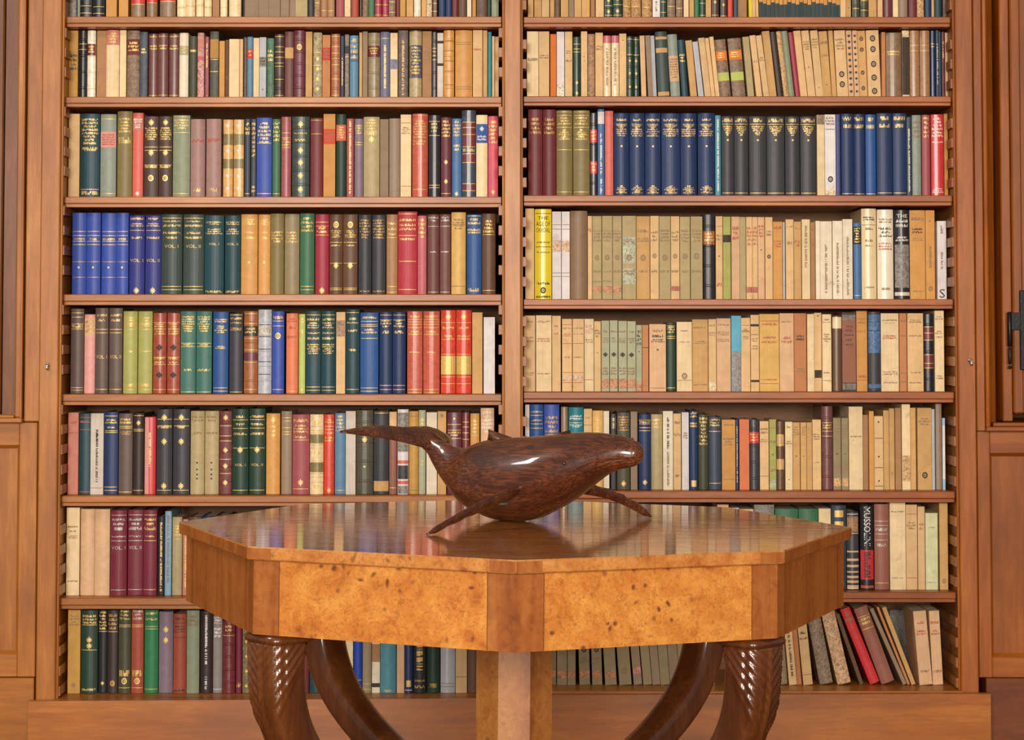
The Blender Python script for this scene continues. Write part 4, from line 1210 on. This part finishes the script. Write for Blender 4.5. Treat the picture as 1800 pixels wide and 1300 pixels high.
# stations: lower outline point, upper outline point (as seen), side half-width as a share of the half-height
ST = [((478, 212), (520, 150), .55), ((505, 238), (600, 176), .55), ((533, 288), (652, 203), .62), ((582, 368), (716, 205), .66), ((640, 440), (785, 176), .72), ((700, 507), (858, 160), .78), ((780, 556), (950, 152), .82),
      ((880, 596), (1060, 146), .86), ((990, 609), (1160, 138), .88), ((1090, 597), (1250, 127), .88), ((1190, 553), (1350, 122), .86), ((1290, 493), (1440, 125), .84),
      ((1375, 428), (1512, 134), .84), ((1455, 368), (1580, 148), .86), ((1535, 330), (1628, 168), .88), ((1590, 318), (1644, 176), .9), ((1628, 308), (1664, 196), .88), ((1654, 288), (1673, 218), .84), ((1668, 268), (1677, 236), .8), ((1675, 255), (1678, 247), .8)]
P_ = [(onP(*a), onP(*c), w) for a, c, w in ST]
def cr(p0, p1, p2, p3, t):
    return .5*((2*p1) + (p2-p0)*t + (2*p0-5*p1+4*p2-p3)*t*t + (3*p1-p0-3*p2+p3)*t*t*t)
TI = TM.inverted()
body = MB(); rings = []; SUB, KN = 9, 88
n = len(P_)
def station(s):
    i = min(int(s), n-2); t = s-i
    g4 = [P_[max(0, min(n-1, i+k))] for k in (-1, 0, 1, 2)]
    return tuple(cr(*(q[m_] for q in g4), t) for m_ in (0, 1, 2))
def skin(s, a, lift=0.0):
    """point of the body at station s; angle a from the belly (0) round the near side to the back (pi)"""
    lo, hi, w = station(s)
    c = (lo+hi)/2; up = (hi-lo)/2; hw = up.length*w
    rel = -math.cos(a)                           # -1 belly .. 1 back
    side = -math.sin(a)
    widen = 1.0 + .10*(-rel)                     # fuller below
    p = c + up*rel + LT*(side*hw*widen)
    nrm = (up.normalized()*rel + LT*side).normalized()
    return p + nrm*lift
for i in range((n-1)*SUB + 1):
    s = i/SUB; ring = []
    for j in range(KN):
        a = 2*math.pi*j/KN
        aa = a if a <= math.pi else 2*math.pi-a
        lift = 0.0
        # throat pleats on the lower half from chin to mid belly
        jaw = 1.45 + .12*math.sin(s*.5)
        if s > 6.5:
            k = min(1, (s-6.5)/2.5)*min(1, max(0, 17.2-s)/1.5)
            e = min(1, max(0, (jaw-aa)/.25))
            lift -= .0017*k*e*(math.cos(aa*24)*.5+.5)**1.5
        # mouth line rising from the corner below the eye to the snout
        if s > 10.8:
            ml = 1.62 - .10*(s-10.8) + (.55*math.exp(-(s-10.8)*1.6) * -1)
            lift -= .0017*math.exp(-((aa-ml)/.035)**2)*min(1, (s-10.8)/.6)*min(1, max(0, 17-s))
        p = skin(s, a, lift); q = TI @ p
        if q.z < ZT + .0003: q.z = ZT + .0003; p = TM @ q
        ring.append(tuple(p))
    rings.append(ring)
body.loft(rings, 0, smooth=True)
for s, a in ((14.0, 1.62), (12.55, 1.68), (11.7, 1.82), (13.2, 2.05), (14.6, 2.05), (12.4, 2.8), (13.5, 2.85)):
    for sg in (1, -1):
        p = skin(s, a if sg > 0 else 2*math.pi-a); body.sphere(tuple(p), .0031, n=8)
def blade(mb, base0, base1, tip, lean, th):
    """low fin: base line from base0 to base1, pointed tip"""
    b0, b1, tp = onP(*base0), onP(*base1), onP(*tip); N = 7; r = []
    for i in range(N+1):
        t = i/N; a = b0.lerp(tp, t**1.0); c = b1.lerp(tp, 1-(1-t)**1.7)
        k = th*(1-.8*t)
        m = (a+c)/2
        r.append([tuple(a), tuple(m - LT*k), tuple(c), tuple(m + LT*k)])
    mb.loft(r, 0, smooth=True)
blade(body, (1130, 150), (1300, 150), (1276, 110), 0, .016)
wpart('body', body)
df = MB(); blade(df, (826, 176), (985, 158), (836, 106), 0, .012); wpart('dorsal_fin', df)
eye = MB()
for a in (1.78, 2*math.pi-1.78):
    p = skin(10.55, a, -.001); eye.sphere(tuple(p), .0038, n=10)
wpart('eye', eye)
def flipper(root, tip, w0, w1, sag, th, flip=1):
    mb = MB(); r = []; N = 26
    for i in range(N+1):
        t = i/N; c = root.lerp(tip, t) + Vector((0, 0, sag*math.sin(math.pi*t)))
        w = w0 + (w1-w0)*t; w *= min(1, .55 + 2.5*t) * (1 if t < .93 else max(.25, (1-t)/.07))
        bumpy = .0022*max(0, math.sin(t*34))*(t < .92)
        d = (HD*.92 + Vector((0, 0, .38))).normalized(); ax = (tip-root).normalized()
        d = (HD*.35 + Vector((0, 0, 1.0))).normalized()
        d = (d - ax*d.dot(ax)).normalized(); nn_ = ax.cross(d)
        k = th*(1-.55*t)
        r.append([tuple(c + d*(math.cos(q)*w/2 + (bumpy if math.cos(q)*flip > .5 else 0)) + nn_*(math.sin(q)*k/2)) for q in [2*math.pi*j/14 for j in range(14)]])
    mb.loft(r, 0, smooth=True); return mb
rootN = skin(8.6, 1.30, -.012); tipN = onTop(*zp(500, 684)) + Vector((0, 0, .0018))
wpart('flipper', flipper(rootN, tipN, .030, .012, .004, .012, -1))
rootF = skin(9.8, 2*math.pi-1.05, -.012); tipF = onTop(*zp(1722, 592)) + Vector((0, 0, .0036))
wpart('flipper', flipper(rootF, tipF, .022, .013, .012, .012, 1))
def at_depth(x, y, dy):
    px, py = zp(x, y); return onY(px, py, TAIL.y + dy)
TAIL = onP(505, 185)
fl_ = MB()
near = [((520, 225), (600, 165)), ((470, 205), (520, 105)), ((410, 188), (440, 90)), ((330, 168), (370, 95)), ((240, 152), (280, 86)), ((150, 140), (190, 86)), ((80, 130), (110, 100)), ((22, 121), (24, 118))]
farl = [((520, 225), (440, 92)), ((560, 222), (500, 88)), ((598, 214), (556, 104)), ((622, 202), (598, 128)), ((636, 190), (626, 150)), ((640, 178), (638, 170))]
for lst, sg in ((near, -1), (farl, 1)):
    r = []; m_ = len(lst)-1
    for i, (le, te) in enumerate(lst):
        t = i/m_; dy = sg*(.10 if sg < 0 else .085)*t
        a = at_depth(*le, dy - .012); c = at_depth(*te, dy + .03*(1-t)**.5)
        mid = (a+c)/2; nv = (c-a).cross(LT if i == 0 else Vector((1, 0, 0))).normalized()
        k = .0085*(1-t*.75)
        sec = []
        for q in range(12):
            an = 2*math.pi*q/12
            sec.append(tuple(mid + (c-a)*.5*math.cos(an) + nv*k*math.sin(an)))
        r.append(sec)
    fl_.loft(r, 0, smooth=True)
wpart('tail_flukes', fl_)
# ------------------------------------------------------------------ books
FIN = {'c': 0, 'l': 1, 'p': 2, 'j': 3, 'm': 4}
INK = {'g': 'gilt', 'd': 'dgilt', 'k': 'ink', 'b': 'ink2', 'w': 'wht', 'r': 'rdk', 's': 'sil'}
TINT = {k: srgb(v[0]) for k, v in PAL.items()}
_font_cache = {}
def text_mesh(txt):
    if txt not in _font_cache:
        cu = bpy.data.curves.new('t', 'FONT'); cu.body = txt; cu.resolution_u = 2
        o = bpy.data.objects.new('t', cu); COL.objects.link(o)
        dg = bpy.context.evaluated_depsgraph_get(); me = o.evaluated_get(dg).to_mesh()
        v = [tuple(p.co) for p in me.vertices]; f = [tuple(p.vertices) for p in me.polygons]
        o.evaluated_get(dg).to_mesh_clear(); bpy.data.objects.remove(o); bpy.data.curves.remove(cu)
        x0 = min(p[0] for p in v); x1 = max(p[0] for p in v); y0 = min(p[1] for p in v); y1 = max(p[1] for p in v)
        _font_cache[txt] = ([((p[0]-x0)/(x1-x0), (p[1]-y0)/(y1-y0)) for p in v], f, (x1-x0)/(y1-y0))
    return _font_cache[txt]

def make_book(b, rnd):
    """geometry of one book, spine towards -y, built about its base's left front corner; returns part -> MB"""
    base = onY(b.px0 + b.lean, 600, 0)
    zb = SHELF_TOP[b.bay][b.row] + .0004
    pt0 = onY(b.px0, b.pyt, 0); pt1 = onY(b.px1, b.pyt, 0)
    dz = pt0.z - zb
    dx = (onY(b.px0 + b.lean, b.pyt, 0).x - pt0.x)
    phi = math.atan2(dx, dz)
    w = (pt1.x - pt0.x)*math.cos(phi) - .0007
    h = math.hypot(dx, dz)
    if b.lean: h -= w*math.sin(phi)*.5
    if b.row: h = min(h, (SHELF_BOT[b.bay][b.row-1] - .0022 - zb - w*abs(math.sin(phi)))/math.cos(phi))
    bx = pt0.x + dx if b.lean else (pt0.x + .00035)
    xa, xb = BAYX[b.bay]
    if bx < xa + .0018: w -= xa + .0018 - bx; bx = xa + .0018
    if bx + w > xb - .0018: w = xb - .0018 - bx
    yo = rnd.uniform(-.004, .006)
    D = min(.235, max(.12, h*rnd.uniform(.66, .74)))
    D = min(D, Y_BACK - yo - .006)
    fin = b.fin
    bul = {'c': .17, 'l': .2, 'p': .03, 'j': .2, 'm': .12}[fin] * min(w, .045) * rnd.uniform(.7, 1.2)
    if w < .014: bul = min(bul, .0015)
    t = .0022 if fin != 'p' else .0008
    if w < .012: t = min(t, w*.2)
    ribs = 0
    for tk in b.marks:
        if tk[0] == 'R' and tk[1:].isdigit(): ribs = int(tk[1:])
    NA = 8
    def arc(x, off=0.0): return -bul*(1 - (2*x/w - 1)**2) - off
    lv = [(0, -.0008), (.0012, 0)]
    for i in range(ribs):
        zc = h*(.16 + (i)*(.70/max(1, ribs-1) if ribs > 1 else .3)); lv += [(zc-.0032, 0), (zc-.0016, .0014), (zc+.0016, .0014), (zc+.0032, 0)]
    lv += [(h-.0012, 0), (h, -.0008)]
    if fin == 'p': lv = [(0, 0), (h, 0)]
    xs = [w*i/NA for i in range(NA+1)]
    tint = TINT[b.col]; j = rnd.uniform(-.06, .06); tint = tuple(max(0, c*(1+j)) for c in tint[:3]) + (1,)
    parts = {}
    cov = MB(); rings = []
    for z, off in lv:
        e = .0006 if off < 0 else 0
        outer = [(e, D, z), (e, .004, z)] + [(min(max(x, e), w-e), arc(x, off), z) for x in xs] + [(w-e, .004, z), (w-e, D, z)]
        rings.append(outer)
    inner = [(t, D), (t, .006)] + [(min(max(x, t), w-t), .006) for x in xs] + [(w-t, .006), (w-t, D)]
    n = len(inner)
    v = []; f = []
    for r in rings: v += r
    nb = len(v); v += [(p[0], p[1], 0) for p in inner]; nt_ = len(v); v += [(p[0], p[1], h) for p in inner]
    L = len(rings)
    for i in range(L-1):
        for k in range(n-1): f.append((i*n+k, i*n+k+1, (i+1)*n+k+1, (i+1)*n+k))
    for k in range(n-1):
        f.append((k+1, k, nb+k, nb+k+1)); f.append(((L-1)*n+k, (L-1)*n+k+1, nt_+k+1, nt_+k))
        f.append((nb+k+1, nb+k, nt_+k, nt_+k+1))
    for e0, e1 in ((0, 0), (n-1, n-1)):
        side = [i*n+e0 for i in range(L)] + [nt_+e1, nb+e1]
        f.append(tuple(side) if e0 else tuple(reversed(side)))
    cov.add(v, f, FIN[fin], tint, False)
    parts['cover'] = cov
    pg = MB(); q = .0025 if fin != 'p' else .0003
    pg.box((t+.0001, .0062, q if fin != 'p' else .0002), (w-t-.0001, D-q, h-q-.0004), 6, (.72, .60, .42, 1) if rnd.random() < .7 else (.60, .46, .30, 1))
    parts['page_block'] = pg
    ink0 = 'g' if fin in 'clm' else ('w' if b.col in ('black', 'char', 'red', 'navy', 'scar', 'plum', 'brown', 'slateb') else 'b')
    def patch(mb, x0, x1, z0, z1, m, tn, off):
        k = 6; vv = []; ff = []
        for i in range(k+1):
            x = x0 + (x1-x0)*i/k
            vv += [(x, arc(x, off), z0), (x, arc(x, off), z1)]
        for i in range(k): ff.append((2*i, 2*i+2, 2*i+3, 2*i+1))
        mb.add(vv, ff, m, tn)
    labs = []; let0 = MB(); orns = []; let = let0
    fs = [(lambda a: h*(1-a))]
    def H(a): return h*(1-a)
    rb = .0016 if ribs else 0
    def inkm(k): return (5 if k in 'gds' else 7), TINT[INK[k]]
    def strokes(x0, x1, z0, z1, m, tn, let=None):
        let = let if let is not None else let0
        """a line of small letter-like strokes"""
        x = x0; hh = z1-z0
        while x < x1 - .0006:
            sw = rnd.choice((.0012, .0016, .0022, .0026)); xe = min(x+sw, x1)
            a, c = z0, z1
            r = rnd.random()
            if r < .25: c = z0 + hh*.55
            elif r < .4: a = z0 + hh*.4
            patch(let, x, xe, a, c, m, tn, .0006+rb)
            if r > .8: patch(let, xe, min(xe+.0012, x1), z0+hh*.38, z0+hh*.62, m, tn, .0006+rb)
            x = xe + (.0007 if rnd.random() < .8 else .0022)
    for tk in b.marks:
        if tk[0] in '~?R': continue
        let = let0
        body, ink = (tk[1:].split('/') + [ink0])[:2]
        m, tn = inkm(ink)
        if tk[0] == 'T':
            ab, k = body.split('*'); a, c = (float(x) for x in ab.split('-')); k = int(k)
            st = (c-a)/k
            for i in range(k):
                lw = rnd.choice((.52, .66, .78, .84, .84)); lh = st*(.66 if k > 1 else .9)
                z1 = H(a + i*st); z0 = z1 - lh*h
                strokes(w*(.5-lw/2), w*(.5+lw/2), z0, z1, m, tn)
        elif tk[0] == 'B':
            for a in body.split(','):
                z = H(float(a)); patch(let, w*.04, w*.96, z-.0008, z+.0008, m, tn, .0005+rb)
        elif tk[0] == 'L':
            ab, cn = body.split(':'); a, c = (float(x) for x in ab.split('-'))
            lm = {'gilt': 5}.get(cn, 1 if fin == 'l' and cn != 'offwh' else (2 if fin == 'p' else (3 if fin == 'j' else 2)))
            mg = .2 if cn == 'gilt' and c-a < .1 else .01
            lab = MB(); labs.append((cn, 'spine_label', lab)); patch(lab, w*mg, w*(1-mg), H(c), H(a), lm, TINT[cn], .0003+rb)
        elif tk[0] == 'Q':
            ab, cn = body.split(':'); a, c = (float(x) for x in ab.split('-'))
            lab = MB(); labs.append((cn, 'spine_label', lab)); patch(lab, w*max(a, .02), w*min(c, .98), .0012, h-.0012, 3, TINT[cn], .0003+rb)
        elif tk[0] in 'SI':                                  # tapering block: shield (S) or standing ornament (I)
            a, c = (float(x) for x in body.split('-')); k = 5
            let = MB(); orns.append((None, 'spine_ornament', let))
            for i in range(k):
                f0 = (1, .92, .78, .5, .28)[i] if tk[0] == 'S' else (.3, .75, 1, .6, .95)[i]
                z1 = H(a + (c-a)*i/k); z0 = H(a + (c-a)*(i+.8)/k)
                strokes(w*(.5-.36*f0), w*(.5+.36*f0), z0, z1, m, tn, let)
        elif tk[0] == 'P':
            ab, cn = body.split(':'); a, c = (float(x) for x in ab.split('-'))
            lab = MB(); labs.append((cn, 'spine_label', lab)); patch(lab, w*.03, w*.97, max(H(c), .0005), H(a), 4, TINT[cn], .0003+rb)
        elif tk[0] in 'VZ':
            a, c = (float(x) for x in body.split('-')); z = H(a); cw = min(w*.3, .006) if tk[0] == 'V' else min(w*.62, .017)
            while z > H(c):
                s = rnd.choice((.0015, .0022, .003)); r = rnd.random()
                x0 = w*.5-cw/2; x1 = w*.5+cw/2
                if r < .3: x1 = w*.5+cw*.1
                patch(let, x0, x1, max(z-s, H(c)), z, m, tn, .0006+rb)
                z -= s + (.0009 if rnd.random() < .85 else .004)
        elif tk[0] in 'EXDO':
            for a in body.split(','):
                z = H(float(a)); r = min(w*(.2 if tk[0] == 'E' else .25), .0075)
                let = MB(); orns.append((None, 'spine_ornament', let))
                if tk[0] == 'D': r = min(w*.09, .0022); patch(let, w*.5-r, w*.5+r, z-r, z+r, m, tn, .0006+rb)
                elif tk[0] == 'E':
                    for q, (cx, cz, aa, bb) in enumerate(((0, 0, 1, .16), (0, 0, .16, 1.15), (-.5, .5, .22, .2), (.5, .5, .22, .2), (-.5, -.5, .22, .2), (.5, -.5, .22, .2), (0, 0, .42, .42))):
                        patch(let, w*.5+r*(cx-aa), w*.5+r*(cx+aa), z+r*(cz-bb), z+r*(cz+bb), m, tn, .0006+rb+q*.00004)
                elif tk[0] == 'X':
                    m2, t2 = inkm('k'); r2 = min(w*.32, .009 if w > .02 else .005)
                    for q in range(5):
                        f0 = (1, .75, .5, .3, .15)[q]; patch(let, w*.5-r2*(1.12-f0), w*.5+r2*(1.12-f0), z-r2*f0, z+r2*f0, m2, t2, .0006+rb+q*.0001)
                else:
                    k = 14
                    vv = []; ff = []
                    for i in range(k):
                        for rr in (r, r*.5):
                            x = w*.5 + rr*math.cos(2*math.pi*i/k); vv.append((x, arc(x, .0006+rb), z + rr*1.15*math.sin(2*math.pi*i/k)))
                    for i in range(k):
                        i2 = (i+1) % k; ff.append((2*i, 2*i2, 2*i2+1, 2*i+1))
                    let.add(vv, ff, m, tn)
                    patch(let, w*.5-r*.25, w*.5+r*.25, z-r*.25, z+r*.25, m, tn, .0006+rb)
        elif tk[0] == 'W':
            ab, tx = body.split(':'); a, c = (float(x) for x in ab.split('-')); tx = tx.replace('_', ' ')
            if '/' not in tk and fin == 'j': m, tn = inkm('k') if b.col == 'yellow' else inkm('w')
            if b.col == 'white': m, tn = inkm('k')
            vv, ff, asp = text_mesh(tx); hh = (c-a)*h; ww = min(w*.84, hh*asp*1.15)
            let.add([(w*.5 + (p[0]-.5)*ww, arc(w*.5 + (p[0]-.5)*ww, .0007+rb), H(c) + p[1]*hh) for p in vv], ff, m, tn)
        elif tk[0] == 'Y':                                   # words running down the spine
            ab, tx = body.split(':'); a, c = (float(x) for x in ab.split('-'))
            vv, ff, asp = text_mesh(tx); ln = (c-a)*h; cw = min(w*.62, .017)
            let.add([(w*.5 - cw/2 + p[1]*cw, arc(w*.5 - cw/2 + p[1]*cw, .0007), H(a) - p[0]*ln) for p in vv], ff, m, tn)
    extra = labs + orns
    if let0.v: parts['title_lettering'] = let0
    loc = Vector((bx, yo, zb))
    return parts, extra, loc, phi, w, h

NOUN = {'c': 'cloth book', 'l': 'leather book', 'p': 'paperback', 'j': 'jacketed book', 'm': 'mottled book'}
ORD = ['top', 'second', 'third', 'fourth', 'fifth', 'sixth', 'seventh', 'bottom']
NTH = ['first', 'second', 'third', 'fourth', 'fifth', 'sixth', 'seventh', 'eighth', 'ninth', 'tenth', 'eleventh', 'twelfth', 'thirteenth', 'fourteenth', 'fifteenth', 'sixteenth', 'seventeenth', 'eighteenth', 'nineteenth', 'twentieth'] + ['%dth' % i for i in range(21, 60)]
def describe(b):
    W = (b.px1-b.px0)
    size = 'thick ' if W > 27 else ('thin ' if W < 12 else '')
    lean = 'leaning ' if b.lean > 6 else ''
    d = ''
    labs = [t for t in b.marks if t[0] in 'LPQ']
    inks = [t.split('/')[1] for t in b.marks if t[0] in 'TVWDE' and '/' in t]
    if any(t[0] == 'W' and 'VOL' in t for t in b.marks): d = ('silver VOL ' if any(t[0] == 'W' and t.endswith('/s') for t in b.marks) else 'gold VOL ') + [t for t in b.marks if t[0] == 'W'][0].split('_')[-1][0:3].split('/')[0]
    elif labs:
        cs = []
        for t in labs:
            c = PAL[t.split(':')[1]][1]
            if c not in cs: cs.append(c)
        d = cs[0] + (' label' if labs[0][0] == 'L' else ' patch')
    elif any(t[0] == 'X' for t in b.marks): d = 'dark ornaments'
    elif any(t[0] in 'ESI' for t in b.marks): d = 'gilt ornament'
    elif any(t[0] in 'TVB' for t in b.marks):
        k = inks[0] if inks else ('g' if b.fin in 'clm' else 'b')
        d = {'g': 'gold', 'd': 'dull gold', 'k': 'black', 'b': 'brown', 'w': 'white', 'r': 'red', 's': 'silver'}[k] + (' vertical lettering' if any(t[0] == 'V' for t in b.marks) else ' lettering')
        if not any(t[0] in 'TV' for t in b.marks): d = d.replace('lettering', 'bands')
    else: d = 'plain spine'
    return lean + size + PAL[b.col][1] + ' ' + NOUN[b.fin], d

rnd = random.Random(11)
for b in books:
    hpx = (ROWS_T[b.bay][b.row] or (1218 if b.bay == 'L' else 1203)) - max(b.pyt, 0)
    b.area = (b.px1-b.px0)*hpx
    if b.row == 7 and b.px0 > 440 and b.px1 < 1330: b.area *= .45
    if b.row == 6 and 1290 < b.px0 < 1450: b.area *= .2
    if b.hidden: b.area = 0
    if b.row == 5 and 750 < b.px0 < 1110: b.area *= .5
order = sorted(books, key=lambda b: -b.area)
chosen = set(id(b) for b in order[:300])
# say which one: look, then shelf, then place among the look-alikes of that shelf
seen = {}
for b in books:
    if not b.hidden: seen.setdefault((describe(b), b.row, b.bay), []).append(b)
BAY = {'L': 'left', 'R': 'right'}
for (ds, row, bay), lst in seen.items():
    for i, b in enumerate(lst):
        sh = ORD[row] + ' shelf, ' + BAY[bay] + ' bay'
        b.label = '%s with %s, %s' % (ds[0], ds[1], sh)
        if len(lst) > 1: b.label += ', %s alike from left' % NTH[i]
rest = MB()
nth = {}
for b in books:
    parts, extra, loc, phi, w, h = make_book(b, rnd)
    R = Matrix.Rotation(-phi, 4, 'Y')
    if id(b) not in chosen:
        M = Matrix.Translation(loc) @ R
        for mb in list(parts.values()) + [x[2] for x in extra]:
            base = len(rest.v); rest.v += [tuple(M @ Vector(v)) for v in mb.v]; rest.t += mb.t
            rest.f += [tuple(base+i for i in f) for f in mb.f]; rest.m += mb.m; rest.sm += mb.sm
        continue
    e = empty('book', loc, (0, -phi, 0))
    tag(e, b.label, 'book', 'books on the %s shelf of the %s bay' % (ORD[b.row], BAY[b.bay]))
    for cn, nm, mb in [(None, k, v) for k, v in parts.items()] + extra:
        used = sorted(set(mb.m)); mb.m = [used.index(i) for i in mb.m]
        o = mb.build(nm, [BM[i] for i in used], e)
        if cn: o['label'] = PAL[cn][1] + ' spine label'
        if nm == 'title_lettering':
            o['label'] = {5: 'gilt lettering', 7: 'printed lettering'}.get(used[0], 'lettering')
ro = rest.build('book', BM)
tag(ro, 'remaining smaller and half-hidden old books packed along the shelves', 'books', 'packed smaller books', 'stuff')

# the big grey folder standing at the back of the bottom shelf on the right
fo = MB(); xa_, xb_ = onY(1290+1228/4.5, 1130, .22).x, min(onY(1290+1640/4.5, 1130, .22).x, BAYX['R'][1]-.014); zt_ = onY(1600, 1050+97/4.5, .22).z; z0_ = ZB['R'] + .0005
FO = empty('folder', ((xa_+xb_)/2, .228, z0_))
tag(FO, 'large grey folder standing behind the leaning books, bottom shelf, right bay', 'folder')
hw_ = (xb_-xa_)/2; hh_ = zt_-z0_
fo.box((-hw_, -.006, 0), (hw_, -.003, hh_), 4, srgb('8a8378'), bev=.0008); fo.box((-hw_, .003, 0), (hw_, .006, hh_), 4, srgb('8a8378'), bev=.0008); fo.box((-hw_, -.006, 0), (-hw_+.003, .006, hh_), 4, srgb('8a8378'))
fo.m = [0]*len(fo.m); fo.build('cover', BM[4], FO)
fp = MB(); fp.box((-hw_+.004, -.0028, .002), (hw_-.003, .0028, hh_-.003), 0, (.6, .5, .36, 1)); fp.build('page_block', BM[6], FO)
